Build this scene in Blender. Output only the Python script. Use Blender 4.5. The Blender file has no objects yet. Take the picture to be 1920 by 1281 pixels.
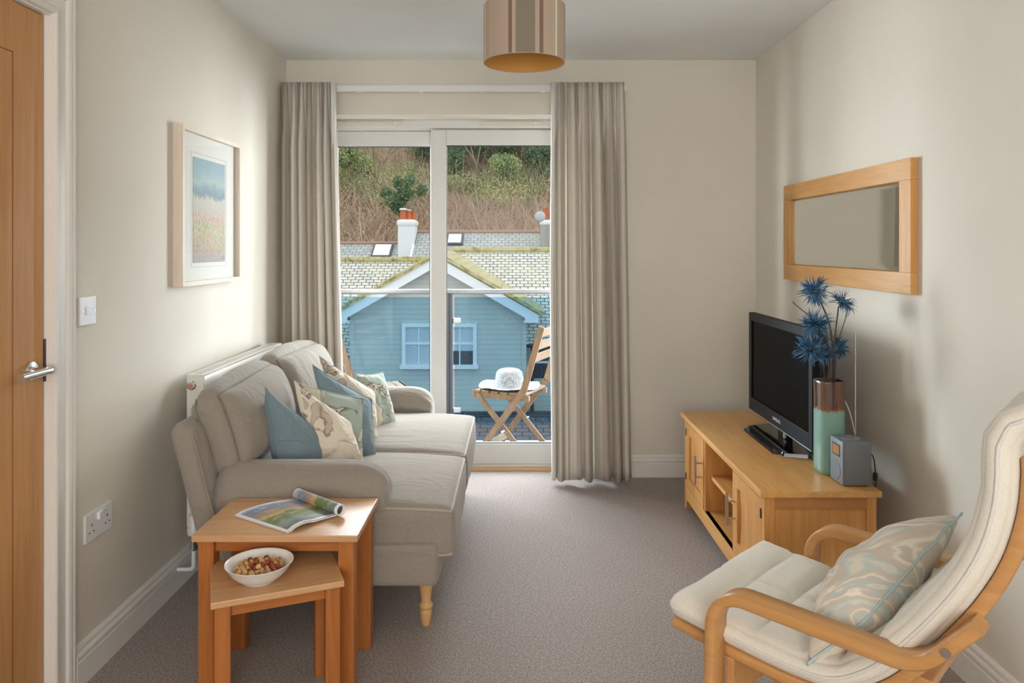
import bpy, bmesh, math, random
import numpy as np
from mathutils import Vector, Matrix, noise
from math import pi, sin, cos, sqrt, radians
random.seed(7)
C = bpy.context.scene.collection
S = bpy.context.scene

# ------------------------------------------------------------------ camera
cam_d = bpy.data.cameras.new('camera')
cam = bpy.data.objects.new('camera', cam_d); C.objects.link(cam)
cam.location = (0, 0, 1.32); cam.rotation_euler = (pi/2, 0, 0)
cam_d.sensor_width = 36; cam_d.lens = 1380*36/1920
cam_d.shift_x = -0.0031; cam_d.shift_y = -0.0924
cam_d.clip_start = 0.02; cam_d.clip_end = 400
S.camera = cam
S.view_settings.view_transform = 'Standard'; S.view_settings.look = 'None'
S.view_settings.gamma = 1; S.view_settings.exposure = 0.0
S.view_settings.use_curve_mapping = False
# ------------------------------------------------------------------ sky (overcast)
w = bpy.data.worlds.new('overcast_sky'); S.world = w; w.use_nodes = True
wn = w.node_tree; wn.nodes.clear()
wo = wn.nodes.new('ShaderNodeOutputWorld'); wb = wn.nodes.new('ShaderNodeBackground')
tc = wn.nodes.new('ShaderNodeTexCoord'); sp = wn.nodes.new('ShaderNodeSeparateXYZ')
rp = wn.nodes.new('ShaderNodeValToRGB')
wn.links.new(tc.outputs['Generated'], sp.inputs[0]); wn.links.new(sp.outputs['Z'], rp.inputs[0])
rp.color_ramp.elements[0].color = (.80, .88, .97, 1); rp.color_ramp.elements[0].position = 0
rp.color_ramp.elements[1].color = (.93, .96, 1, 1); rp.color_ramp.elements[1].position = .7
wn.links.new(rp.outputs[0], wb.inputs[0]); wb.inputs[1].default_value = 1.42
wn.links.new(wb.outputs[0], wo.inputs[0])

def area(name, loc, rot, sx, sy, power, color):
    d = bpy.data.lights.new(name, 'AREA'); d.shape = 'RECTANGLE'; d.size = sx; d.size_y = sy
    d.energy = power; d.color = color
    o = bpy.data.objects.new(name, d); C.objects.link(o); o.location = loc; o.rotation_euler = rot
    return o
# unseen area lights added to brighten the room: three outdoors, one behind the camera
area('fill_light_top', (-0.5, 7.6, 3.85), (radians(-72), 0, 0), 8.0, 2.6, 1300, (.91, .95, 1.0))
area('fill_light_left', (-5.6, 7.6, 1.1), (radians(-90), 0, radians(40)), 4.5, 3.2, 2000, (.93, .965, 1.0))
area('fill_light_right', (5.6, 9.0, 1.3), (radians(-90), 0, radians(-44)), 4.2, 3.2, 1800, (.93, .965, 1.0))
area('fill_light_rear', (0.0, -2.38, 1.45), (radians(114), 0, 0), 2.3, 1.5, 78, (1.0, .95, .88))  # no source known back there; added to lift the interior

# ------------------------------------------------------------------ materials
def srgb(r, g, b):
    f = lambda c: (c/255/12.92) if c/255 <= .04045 else ((c/255+.055)/1.055)**2.4
    return (f(r), f(g), f(b), 1)
class NT:
    def __init__(s, name):
        s.m = bpy.data.materials.new(name); s.m.use_nodes = True
        s.t = s.m.node_tree; s.t.nodes.clear()
        s.out = s.n('ShaderNodeOutputMaterial')
    def n(s, typ, **kw):
        x = s.t.nodes.new(typ)
        for k, v in kw.items(): setattr(x, k, v)
        return x
    def l(s, a, b): s.t.links.new(a, b)
    def bsdf(s, rough=.5, spec=.5, metal=0, color=None):
        b = s.n('ShaderNodeBsdfPrincipled'); b.inputs['Roughness'].default_value = rough
        b.inputs['Specular IOR Level'].default_value = spec; b.inputs['Metallic'].default_value = metal
        if color: b.inputs['Base Color'].default_value = color
        s.l(b.outputs[0], s.out.inputs[0]); s.b = b; return b
    def coord(s, kind='Object', scale=(1, 1, 1), rot=(0, 0, 0), loc=(0, 0, 0)):
        t = s.n('ShaderNodeTexCoord'); mp = s.n('ShaderNodeMapping')
        mp.inputs['Scale'].default_value = scale; mp.inputs['Rotation'].default_value = rot
        mp.inputs['Location'].default_value = loc
        s.l(t.outputs[kind], mp.inputs[0]); return mp.outputs[0]
    def noise(s, vec, scale, detail=3, rough=.5, dist=0):
        x = s.n('ShaderNodeTexNoise'); x.inputs['Scale'].default_value = scale
        x.inputs['Detail'].default_value = detail; x.inputs['Roughness'].default_value = rough
        x.inputs['Distortion'].default_value = dist
        s.l(vec, x.inputs['Vector']); return x.outputs[0]
    def ramp(s, fac, stops, interp='LINEAR'):
        r = s.n('ShaderNodeValToRGB'); cr = r.color_ramp; cr.interpolation = interp
        while len(cr.elements) < len(stops): cr.elements.new(.5)
        for e, (p, c) in zip(cr.elements, stops): e.position = p; e.color = c
        s.l(fac, r.inputs[0]); return r.outputs[0]
    def mix(s, fac, a, b, mode='MIX'):
        x = s.n('ShaderNodeMix', data_type='RGBA', blend_type=mode)
        for sock, v in ((x.inputs[0], fac), (x.inputs[6], a), (x.inputs[7], b)):
            if hasattr(v, 'is_output'): s.l(v, sock)
            else: sock.default_value = v
        return x.outputs[2]
    def math(s, op, a, b=0.0):
        x = s.n('ShaderNodeMath', operation=op)
        for i, v in enumerate((a, b)):
            if hasattr(v, 'is_output'): s.l(v, x.inputs[i])
            else: x.inputs[i].default_value = v
        return x.outputs[0]
    def bump(s, h, strength=.3, dist=.002):
        x = s.n('ShaderNodeBump'); x.inputs['Strength'].default_value = strength
        x.inputs['Distance'].default_value = dist; s.l(h, x.inputs['Height'])
        s.l(x.outputs[0], s.b.inputs['Normal'])

def plain(name, col, rough=.5, metal=0, spec=.5, bump=0, bscale=200):
    t = NT(name); t.bsdf(rough, spec, metal, col)
    if bump: t.bump(t.noise(t.coord(), bscale), bump, .001)
    return t.m
def paint(name, col, amt=.03):
    t = NT(name); t.bsdf(.75, .25)
    n = t.noise(t.coord(), 1.7, 2)
    c2 = tuple(c*(1-amt*2) for c in col[:3]) + (1,)
    t.l(t.ramp(n, [(.3, col), (.7, c2)]), t.b.inputs['Base Color'])
    t.bump(t.noise(t.coord(), 260, 2), .08, .001); return t.m
def wood(name, a, b, axis=0, scale=1.0, rough=.38, planks=0, plank_axis=0):
    t = NT(name); t.bsdf(rough, .4)
    sc = [14*scale]*3; sc[axis] = 1.1*scale
    n1 = t.noise(t.coord(scale=sc), 2.2, 5, .6, .9)
    sc2 = [90*scale]*3; sc2[axis] = 3*scale
    n2 = t.noise(t.coord(scale=sc2), 1.6, 3, .6)
    c = t.ramp(n1, [(.28, a), (.72, b)])
    mid = tuple(.5*(x+y)*.72 for x, y in zip(a[:3], b[:3])) + (1,)
    f = t.ramp(n2, [(.50, (0, 0, 0, 1)), (.75, (.5, .5, .5, 1))])
    c = t.mix(f, c, mid)
    if planks:
        v = t.coord(); s_ = t.n('ShaderNodeSeparateXYZ'); t.l(v, s_.inputs[0])
        k = t.math('FLOOR', t.math('DIVIDE', s_.outputs[plank_axis], planks))
        wn_ = t.n('ShaderNodeTexWhiteNoise', noise_dimensions='1D'); t.l(k, wn_.inputs['W'])
        c = t.mix(t.math('MULTIPLY', wn_.outputs[0], .35), c, mid)
    t.l(c, t.b.inputs['Base Color']); t.bump(n2, .06, .001); return t.m
def fabric(name, col, col2, weave=900, rough=.9, bump=.35, crease=0):
    t = NT(name); t.bsdf(rough, .15)
    v = t.coord()
    n = t.noise(t.coord(scale=(1, 1, 1)), 380, 2); big = t.noise(v, 5, 3)
    c = t.ramp(n, [(.3, col2), (.7, col)])
    c = t.mix(t.math('MULTIPLY', big, .25), c, col2)
    t.l(c, t.b.inputs['Base Color'])
    t.b.inputs['Sheen Weight'].default_value = .25
    t.bump(t.noise(v, weave, 2), bump, .0012)
    if crease: add_crease(t, crease, v)
    return t.m
def add_crease(t, amt, v=None):
    old = t.b.inputs['Normal'].links[0].from_node
    cv = t.coord(scale=(2.2, 6.5, 4)); n = t.noise(cv, 1.3, 2.5, .5, .9)
    r = t.ramp(n, [(.35, (0, 0, 0, 1)), (.5, (1, 1, 1, 1)), (.56, (.35, .35, .35, 1)), (.75, (.8, .8, .8, 1))])
    x = t.n('ShaderNodeBump'); x.inputs['Strength'].default_value = amt; x.inputs['Distance'].default_value = .012
    t.l(r, x.inputs['Height']); t.l(x.outputs[0], old.inputs['Normal'])
def floral(name, base, leaf, line, seed=0, scale=15, crease=.4):
    t = NT(name); t.bsdf(.85, .15)
    v = t.coord(loc=(seed, seed*.7, seed*.3))
    dn = t.n('ShaderNodeTexNoise'); dn.inputs['Scale'].default_value = 6; t.l(v, dn.inputs['Vector'])
    va = t.n('ShaderNodeVectorMath', operation='MULTIPLY_ADD'); t.l(dn.outputs['Color'], va.inputs[0])
    va.inputs[1].default_value = (.22, .22, .22); t.l(v, va.inputs[2])
    mp = t.n('ShaderNodeMapping'); mp.inputs['Scale'].default_value = (.8, 1, .45); mp.inputs['Rotation'].default_value = (.5, .3, .7)
    t.l(va.outputs[0], mp.inputs[0])
    vo = t.n('ShaderNodeTexVoronoi', feature='DISTANCE_TO_EDGE'); vo.inputs['Scale'].default_value = scale; t.l(mp.outputs[0], vo.inputs['Vector'])
    vc = t.n('ShaderNodeTexVoronoi'); vc.inputs['Scale'].default_value = scale; t.l(mp.outputs[0], vc.inputs['Vector'])
    sepc = t.n('ShaderNodeSeparateColor'); t.l(vc.outputs['Color'], sepc.inputs[0])
    pick = t.ramp(sepc.outputs[0], [(.42, (0, 0, 0, 1)), (.44, (1, 1, 1, 1))])
    inside = t.ramp(vo.outputs[0], [(.10, (0, 0, 0, 1)), (.115, (1, 1, 1, 1))])
    edge = t.ramp(vo.outputs[0], [(.085, (0, 0, 0, 1)), (.10, (1, 1, 1, 1)), (.112, (1, 1, 1, 1)), (.13, (0, 0, 0, 1))])
    f = t.math('MULTIPLY', pick, inside); e = t.math('MULTIPLY', pick, edge)
    st = t.noise(t.coord(scale=(30, 8, 30)), 4, 2, .5, 1)
    dark = t.math('MULTIPLY', t.ramp(sepc.outputs[1], [(.80, (0, 0, 0, 1)), (.82, (1, 1, 1, 1))]), t.ramp(st, [(.5, (0, 0, 0, 1)), (.58, (1, 1, 1, 1))]))
    c = t.mix(f, base, leaf); c = t.mix(t.math('MULTIPLY', dark, f), c, line)
    c = t.mix(t.math('MULTIPLY', e, .75), c, line)
    t.l(c, t.b.inputs['Base Color']); t.bump(t.noise(v, 700, 2), .2, .001); add_crease(t, crease, v); return t.m

M = {}
M['wall'] = paint('cream_wall_paint', srgb(226, 220, 208))
M['wall_back'] = M['wall']
M['ceil'] = paint('white_ceiling_paint', srgb(231, 232, 231))
M['gloss'] = plain('white_gloss_paint', srgb(232, 229, 224), .3)
M['upvc'] = plain('white_upvc', srgb(216, 216, 215), .3)
M['plastic'] = plain('white_plastic', srgb(232, 232, 234), .3)
M['rad'] = plain('radiator_enamel', srgb(228, 225, 216), .35)
M['black'] = plain('black_plastic', (.012, .012, .013, 1), .35)
M['gblack'] = plain('gloss_black_plastic', (.006, .006, .007, 1), .06)
M['bezel'] = plain('charcoal_bezel', (.012, .013, .016, 1), .5, spec=.12)
M['screen'] = plain('screen_glass', (.001, .001, .001, 1), .3, spec=.03)
M['chrome'] = plain('chrome', (.75, .75, .76, 1), .16, 1)
M['steel'] = plain('brushed_steel', (.55, .53, .50, 1), .32, 1)
M['darksteel'] = plain('dark_steel', (.10, .10, .11, 1), .4, .7)
M['mirror'] = plain('mirror_silver', (.86, .88, .86, 1), .015, 1)
M['porcelain'] = plain('white_porcelain', srgb(236, 236, 232), .16)
M['door'] = wood('oak_door_veneer', srgb(208, 158, 104), srgb(192, 138, 84), 2, .8, .4)
M['oak_x'] = wood('oak_along_x', srgb(205, 148, 88), srgb(180, 118, 62), 0, 1, .35, .055, 1)
M['oak_y'] = wood('oak_along_y', srgb(232, 180, 112), srgb(214, 154, 84), 1, 1, .35, .075, 0)
M['oak_z'] = wood('oak_along_z', srgb(226, 170, 102), srgb(204, 142, 76), 2, 1, .4)
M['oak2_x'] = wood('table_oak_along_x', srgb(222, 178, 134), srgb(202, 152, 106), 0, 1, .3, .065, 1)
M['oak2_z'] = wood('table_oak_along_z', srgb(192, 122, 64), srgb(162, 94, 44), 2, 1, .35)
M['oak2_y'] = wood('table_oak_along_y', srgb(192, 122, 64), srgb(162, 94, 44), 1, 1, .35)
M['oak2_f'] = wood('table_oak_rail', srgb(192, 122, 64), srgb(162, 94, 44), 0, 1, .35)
M['mirror_oak_y'] = wood('mirror_oak_along_y', srgb(214, 164, 98), srgb(196, 140, 76), 1, 1, .4)
M['mirror_oak_z'] = wood('mirror_oak_along_z', srgb(214, 164, 98), srgb(196, 140, 76), 2, 1, .4)
M['birch'] = wood('bent_birch', srgb(212, 160, 104), srgb(196, 142, 86), 0, .9, .35)
M['legwood'] = wood('pale_beech', srgb(222, 180, 126), srgb(208, 160, 104), 2, 1, .4)
M['teak'] = wood('weathered_teak', srgb(158, 124, 94), srgb(122, 94, 70), 2, 2, .7)
M['wetteak'] = wood('wet_grey_teak', srgb(120, 128, 140), srgb(92, 98, 110), 0, 2, .3)
M['ash'] = wood('limed_ash_frame', srgb(234, 220, 205), srgb(224, 208, 192), 2, 1, .5)
M['sofa'] = fabric('taupe_linen', srgb(168, 159, 149), srgb(144, 136, 127), crease=.24)
M['piping'] = fabric('taupe_piping', srgb(186, 177, 166), srgb(170, 161, 150))
M['seamline'] = fabric('shadow_taupe_piping', srgb(138, 129, 119), srgb(124, 115, 106))  # back-cushion piping, with the shade put into its colour
M['bluefab'] = fabric('dusty_blue_wool', srgb(140, 160, 169), srgb(114, 136, 147), crease=.35)
M['chairfab'] = fabric('cream_canvas', srgb(238, 233, 223), srgb(226, 220, 208), 500, .9, .2)
M['cream_fl'] = floral('cream_leaf_print', srgb(232, 222, 204), srgb(206, 192, 174), srgb(120, 112, 112), 1.3, crease=.9)
M['sage_fl'] = floral('sage_leaf_print', srgb(178, 190, 180), srgb(224, 218, 202), srgb(112, 106, 106), 4.1, 13)
M['hat'] = plain('white_crochet', srgb(245, 245, 245), .9, bump=1, bscale=160)
M['rubber'] = plain('black_rubber', (.02, .02, .02, 1), .6)
def carpet():
    t = NT('taupe_carpet'); t.bsdf(.95, .1)
    v = t.coord()
    n = t.noise(v, 150, 4, .8); n2 = t.noise(v, 45, 3); n3 = t.noise(v, 2.2, 3)
    c = t.ramp(n, [(.34, srgb(116, 106, 104)), (.5, srgb(176, 166, 162)), (.68, srgb(222, 214, 210))])
    c = t.mix(t.math('MULTIPLY', n2, .35), c, srgb(154, 144, 140))
    c = t.mix(t.math('MULTIPLY', n3, .22), c, srgb(150, 136, 128))
    t.l(c, t.b.inputs['Base Color']); t.bump(n, .8, .006); return t.m
M['carpet'] = carpet()
def shade_mat():
    t = NT('striped_shade_fabric'); t.bsdf(.85, .2)
    u = t.n('ShaderNodeUVMap'); s_ = t.n('ShaderNodeSeparateXYZ'); t.l(u.outputs[0], s_.inputs[0])
    A, B, G, W_, Y = srgb(186, 168, 152), srgb(134, 112, 96), srgb(138, 132, 116), srgb(226, 222, 212), srgb(190, 176, 150)
    st = [(0, A), (.06, Y), (.12, A), (.355, B), (.395, A), (.44, G), (.66, A), (.71, B), (.755, A), (.88, Y), (.93, W_), (.96, A)]
    fr = t.math('FRACT', t.math('ADD', t.math('MULTIPLY', s_.outputs[0], 3.0), .295))
    t.l(t.ramp(fr, st, 'CONSTANT'), t.b.inputs['Base Color']); return t.m
M['shade'] = shade_mat()
M['shade_in'] = plain('gold_shade_lining', srgb(214, 160, 84), .6)
def curtain_mat():
    t = NT('striped_curtain_cloth'); t.bsdf(.9, .15)
    u = t.n('ShaderNodeUVMap'); s_ = t.n('ShaderNodeSeparateXYZ'); t.l(u.outputs[0], s_.inputs[0])
    a, b, c, d, e = srgb(234, 229, 220), srgb(202, 192, 182), srgb(230, 224, 212), srgb(246, 243, 236), srgb(208, 198, 186)
    st = [(0, a), (.14, d), (.22, e), (.34, b), (.42, c), (.55, a), (.64, b), (.70, d), (.80, e), (.90, b)]
    fr = t.math('FRACT', t.math('MULTIPLY', s_.outputs[0], 1/.31))
    col = t.ramp(fr, st, 'CONSTANT')
    n = t.noise(t.coord(scale=(8, 8, 120)), 5, 2)
    col = t.mix(t.math('MULTIPLY', n, .18), col, srgb(150, 138, 126))
    t.l(col, t.b.inputs['Base Color'])
    tr = t.n('ShaderNodeBsdfTranslucent'); t.l(col, tr.inputs[0]); mx = t.n('ShaderNodeMixShader'); mx.inputs[0].default_value = .25
    t.l(t.b.outputs[0], mx.inputs[1]); t.l(tr.outputs[0], mx.inputs[2]); t.l(mx.outputs[0], t.out.inputs[0]); return t.m
M['curtain'] = curtain_mat()
M['lining'] = fabric('white_curtain_lining', srgb(232, 230, 226), srgb(222, 220, 214))
def glass(name, tint, drops=0, refl=1.0, haze=0.0):
    t = NT(name)
    tr = t.n('ShaderNodeBsdfTransparent'); tr.inputs[0].default_value = tint
    gl = t.n('ShaderNodeBsdfGlossy'); gl.inputs['Roughness'].default_value = .01
    fr = t.n('ShaderNodeFresnel'); fr.inputs[0].default_value = 1.45
    mx = t.n('ShaderNodeMixShader'); ge = t.n('ShaderNodeNewGeometry'); t.l(t.math('MULTIPLY', t.math('MULTIPLY', fr.outputs[0], refl), t.math('SUBTRACT', 1.0, ge.outputs['Backfacing'])), mx.inputs[0])
    t.l(tr.outputs[0], mx.inputs[1]); t.l(gl.outputs[0], mx.inputs[2]); last = mx.outputs[0]
    if drops:
        v = t.coord()
        vo = t.n('ShaderNodeTexVoronoi'); vo.inputs['Scale'].default_value = 150; t.l(v, vo.inputs['Vector'])
        sc = t.n('ShaderNodeSeparateColor'); t.l(vo.outputs['Color'], sc.inputs[0])
        reg = t.noise(v, 3.0, 2)
        r = t.math('MULTIPLY', t.math('SUBTRACT', sc.outputs[0], t.math('SUBTRACT', 1.0, t.math('MULTIPLY', reg, drops))), .9)
        m = t.math('GREATER_THAN', r, vo.outputs['Distance'])
        df = t.n('ShaderNodeBsdfGlossy'); df.inputs['Roughness'].default_value = .35; df.inputs[0].default_value = (.85, .9, .95, 1)
        m2 = t.n('ShaderNodeMixShader'); t.l(t.math('MULTIPLY', m, .28), m2.inputs[0]); t.l(last, m2.inputs[1]); t.l(df.outputs[0], m2.inputs[2]); last = m2.outputs[0]
    t.l(last, t.out.inputs[0]); return t.m
M['glass'] = glass('clear_door_glass', (.97, .98, .97, 1), 0, .2)
M['balglass'] = glass('blue_tinted_balustrade_glass', (.63, .80, .90, 1), .68, .4)
M['picglass'] = glass('picture_glass', (.98, .98, .98, 1), 0, .8)

# ------------------------------------------------------------------ object helpers
def empty(name, loc=(0, 0, 0), rz=0, label=None, cat=None, group=None, kind=None):
    o = bpy.data.objects.new(name, None); C.objects.link(o); o.location = loc; o.rotation_euler = (0, 0, rz)
    o.empty_display_size = .1
    return tag(o, label, cat, group, kind)
def tag(o, label=None, cat=None, group=None, kind=None):
    if label: o['label'] = label
    if cat: o['category'] = cat
    if group: o['group'] = group
    if kind: o['kind'] = kind
    return o
def link(name, me, mat, parent=None, smooth=False, angle=None):
    if mat:
        for mm in (mat if isinstance(mat, (list, tuple)) else [mat]): me.materials.append(mm)
    o = bpy.data.objects.new(name, me); C.objects.link(o)
    if smooth: me.shade_smooth()
    if angle:
        me.shade_smooth(); me.set_sharp_from_angle(angle=radians(angle))
    if parent: o.parent = parent
    return o
def mk(name, bm, mat, parent=None, smooth=False, angle=None):
    me = bpy.data.meshes.new(name)
    bmesh.ops.recalc_face_normals(bm, faces=bm.faces)
    bm.to_mesh(me); bm.free(); return link(name, me, mat, parent, smooth, angle)
def box(bm, x0, x1, y0, y1, z0, z1, bev=0, seg=2):
    r = bmesh.ops.create_cube(bm, size=1)
    for v in r['verts']:
        v.co = Vector(((x0+x1)/2+v.co.x*(x1-x0), (y0+y1)/2+v.co.y*(y1-y0), (z0+z1)/2+v.co.z*(z1-z0)))
    if bev:
        es = list({e for v in r['verts'] for e in v.link_edges})
        bmesh.ops.bevel(bm, geom=es, offset=bev, segments=seg, affect='EDGES', profile=.6)
    return bm
def B(*a, **k):
    return box(bmesh.new(), *a, **k)
def boxes(lst, bev=0):
    bm = bmesh.new()
    for b in lst: box(bm, *b, bev=bev)
    return bm
def frame(d, prev=None):
    d = d.normalized(); up = prev if prev is not None else (Vector((0, 0, 1)) if abs(d.z) < .9 else Vector((1, 0, 0)))
    a = (up - d*up.dot(d)).normalized(); return a, d.cross(a)
def tube(bm, pts, r, n=8, closed=False, caps=True):
    pts = [Vector(p) for p in pts]; N = len(pts); rings = []; prev = None
    for i, p in enumerate(pts):
        if closed: d = pts[(i+1) % N]-pts[i-1]
        else: d = pts[min(i+1, N-1)]-pts[max(i-1, 0)]
        a, b = frame(d, prev); prev = a
        rr = r[i] if isinstance(r, (list, tuple)) else r
        rings.append([bm.verts.new(p+a*rr*cos(2*pi*k/n)+b*rr*sin(2*pi*k/n)) for k in range(n)])
    for i in range(N if closed else N-1):
        A, Bn = rings[i], rings[(i+1) % N]
        for k in range(n): bm.faces.new((A[k], A[(k+1) % n], Bn[(k+1) % n], Bn[k]))
    if caps and not closed:
        bm.faces.new(rings[0][::-1]); bm.faces.new(rings[-1])
    return bm
def T(pts, r, n=8, closed=False): return tube(bmesh.new(), pts, r, n, closed)
def lathe(bm, prof, n=32, c=(0, 0, 0), axis='Z'):
    rings = []
    for r, z in prof:
        ring = []
        for k in range(n):
            x, y = r*cos(2*pi*k/n), r*sin(2*pi*k/n)
            p = (x, y, z) if axis == 'Z' else ((z, x, y) if axis == 'X' else (x, z, y))
            ring.append(bm.verts.new(Vector(p)+Vector(c)))
        rings.append(ring)
    for A, Bn in zip(rings, rings[1:]):
        for k in range(n): bm.faces.new((A[k], A[(k+1) % n], Bn[(k+1) % n], Bn[k]))
    if prof[0][0] > 1e-5: bm.faces.new(rings[0][::-1])
    if prof[-1][0] > 1e-5: bm.faces.new(rings[-1])
    bmesh.ops.remove_doubles(bm, verts=bm.verts, dist=1e-6)
    return bm
def L_(prof, n=32, c=(0, 0, 0), axis='Z'): return lathe(bmesh.new(), prof, n, c, axis)
def cat(pts, n=8):
    pts = [Vector(p) for p in pts]; out = []
    P = [pts[0]*2-pts[1]] + pts + [pts[-1]*2-pts[-2]]
    for i in range(1, len(P)-2):
        for k in range(n):
            t = k/n; a, b, c, d = P[i-1:i+3]
            out.append(.5*((2*b)+(c-a)*t+(2*a-5*b+4*c-d)*t*t+(3*b-a-3*c+d)*t**3))
    out.append(pts[-1]); return out
def fillet(pts, rads, n=8):
    pts = [Vector(p) for p in pts]; out = [pts[0]]
    for i in range(1, len(pts)-1):
        p = pts[i]; a = (pts[i-1]-p).normalized(); b = (pts[i+1]-p).normalized(); r = rads[i-1]
        ang = a.angle(b); d = r/math.tan(ang/2); s, e = p+a*d, p+b*d
        cc = p+(a+b).normalized()*(r/sin(ang/2))
        v0, v1 = s-cc, e-cc; th = v0.angle(v1)
        for k in range(n+1):
            t = k/n; out.append(cc+(v0*sin((1-t)*th)+v1*sin(t*th))/sin(th))
    out.append(pts[-1]); return out
def strip(bm, path, y0, y1, th):
    """bent flat strip: path of (x,z) swept, width y0..y1, thickness th"""
    pts = [Vector((p[0], p[1])) for p in path]; rings = []
    for i, p in enumerate(pts):
        d = (pts[min(i+1, len(pts)-1)]-pts[max(i-1, 0)]).normalized(); nn = Vector((-d.y, d.x))*th/2
        q = []
        ch = .004
        for (yy, s) in ((y0+ch, 1), (y1-ch, 1), (y1, 1-2*ch/th), (y1, -1+2*ch/th), (y1-ch, -1), (y0+ch, -1), (y0, -1+2*ch/th), (y0, 1-2*ch/th)):
            q.append(bm.verts.new((p.x+nn.x*s, yy, p.y+nn.y*s)))
        rings.append(q)
    m = len(rings[0])
    for A, Bn in zip(rings, rings[1:]):
        for k in range(m): bm.faces.new((A[k], A[(k+1) % m], Bn[(k+1) % m], Bn[k]))
    bm.faces.new(rings[0][::-1]); bm.faces.new(rings[-1]); return bm
def rb_map(p, h, r, bulge=(0, 0, 0)):
    """point of the [-1,1] cube's surface -> rounded box with bulging faces"""
    q = Vector((p[0]*h[0], p[1]*h[1], p[2]*h[2]))
    core = Vector([max(-(h[i]-r), min(h[i]-r, q[i])) for i in range(3)])
    d = q-core
    if d.length > 1e-9: q = core+d.normalized()*r
    f = [1-p[i]*p[i] for i in range(3)]
    q.x += bulge[0]*p[0]*max(f[1], 0)**.6*max(f[2], 0)**.6
    q.y += bulge[1]*p[1]*max(f[0], 0)**.6*max(f[2], 0)**.6
    q.z += bulge[2]*p[2]*max(f[0], 0)**.6*max(f[1], 0)**.6
    return q
def softbox(h, r, bulge=(0, 0, 0), n=16, fn=None, wr=0, wf=7, seed=0, aniso=(1, 1, 1)):
    bm = bmesh.new(); bmesh.ops.create_cube(bm, size=2)
    bmesh.ops.subdivide_edges(bm, edges=bm.edges, cuts=n, use_grid_fill=True)
    # denser near the edges
    for v in bm.verts:
        p = [max(-1, min(1, c)) for c in v.co]; p = [sin(c*pi/2)*.45+c*.55 for c in p]
        q = rb_map(p, h, r, bulge)
        if wr:
            g = Vector((q.x*aniso[0], q.y*aniso[1], q.z*aniso[2]))*wf+Vector((seed, seed, seed))
            nn = noise.noise(g)+.5*noise.noise(g*2.1)
            q += q.normalized()*nn*wr
        v.co = fn(q) if fn else q
    return bm
def loop_pts(h, r, axis, sign, n=14, bulge=(0, 0, 0), fn=None, out=0.0):
    o = [i for i in range(3) if i != axis]; pts = []
    for (a0, b0, a1, b1) in ((-1, -1, 1, -1), (1, -1, 1, 1), (1, 1, -1, 1), (-1, 1, -1, -1)):
        for k in range(n):
            t = k/n; t2 = .5-.5*cos(pi*t)
            p = [0, 0, 0]; p[axis] = sign; p[o[0]] = a0+(a1-a0)*t2; p[o[1]] = b0+(b1-b0)*t2
            q = rb_map(p, h, r, bulge); q += q.normalized()*out
            pts.append(fn(q) if fn else q)
    return pts
def pillow_bm(w_, h_, t_, n=26, seed=0, wr=.006, sag=0.0, curl=0.0):
    bm = bmesh.new(); grid = {}
    for s in (1, -1):
        for i in range(n+1):
            for j in range(n+1):
                u, v = -1+2*i/n, -1+2*j/n
                edge = i in (0, n) or j in (0, n)
                if edge and s == -1: continue
                k = max(0, (1-abs(u)**2.4))**.55*max(0, (1-abs(v)**2.4))**.55
                x = u*w_/2*(1-.07*(1-v*v)*abs(u)**3); y = v*h_/2*(1-.07*(1-u*u)*abs(v)**3)
                z = s*t_/2*k
                g = Vector((x*7+seed, y*7, s*3+seed)); z += wr*(noise.noise(g)+.6*noise.noise(g*2.3))*(.3+k)
                z += curl*(u*u)*.5 + sag*(v < 0)*v*v
                z += .012*sin(5*u+seed)*abs(v)**3*sin(3*v+seed)
                grid[(i, j, s)] = bm.verts.new((x, y, z))
    g = lambda i, j, s: grid.get((i, j, s)) or grid[(i, j, 1)]
    for s in (1, -1):
        for i in range(n):
            for j in range(n):
                f = (g(i, j, s), g(i+1, j, s), g(i+1, j+1, s), g(i, j+1, s))
                try: bm.faces.new(f if s == 1 else f[::-1])
                except ValueError: pass
    rim = [grid[(i, 0, 1)].co.copy() for i in range(n)]+[grid[(n, j, 1)].co.copy() for j in range(n)]+[grid[(i, n, 1)].co.copy() for i in range(n, 0, -1)]+[grid[(0, j, 1)].co.copy() for j in range(n, 0, -1)]
    return bm, rim
def orient(c, wv, uv):
    """matrix with local X along wv, local Y as near uv as possible"""
    x = Vector(wv).normalized(); y = Vector(uv); y = (y-x*y.dot(x)).normalized(); z = x.cross(y)
    m = Matrix((x, y, z)).transposed().to_4x4(); m.translation = Vector(c); return m
def ring(x0, x1, y0, y1, z0, z1, st, bev=.001):
    bm = bmesh.new(); V = []
    for x in (x0, x1):
        V.append([bm.verts.new((x, y, z)) for y, z in ((y0, z0), (y1, z0), (y1, z1), (y0, z1))]); V.append([bm.verts.new((x, y, z)) for y, z in ((y0+st, z0+st), (y1-st, z0+st), (y1-st, z1-st), (y0+st, z1-st))])
    for k in range(4):
        j = (k+1) % 4; a, b, c, d = V
        for q in ((a[k], a[j], b[j], b[k]), (c[k], c[j], d[j], d[k]), (a[k], a[j], c[j], c[k]), (b[k], b[j], d[j], d[k])): bm.faces.new(q)
    return bm
def empty_m(name, m, label, cat_, group=None):
    o = empty(name, (0, 0, 0), 0, label, cat_, group); o.matrix_world = m
    o.location = m.to_translation(); o.rotation_euler = m.to_euler(); return o
def struct(name, bm, mat, parent=None, **k):
    o = mk(name, bm, mat, parent, **k)
    if parent is None: o['kind'] = 'structure'
    return o
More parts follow.
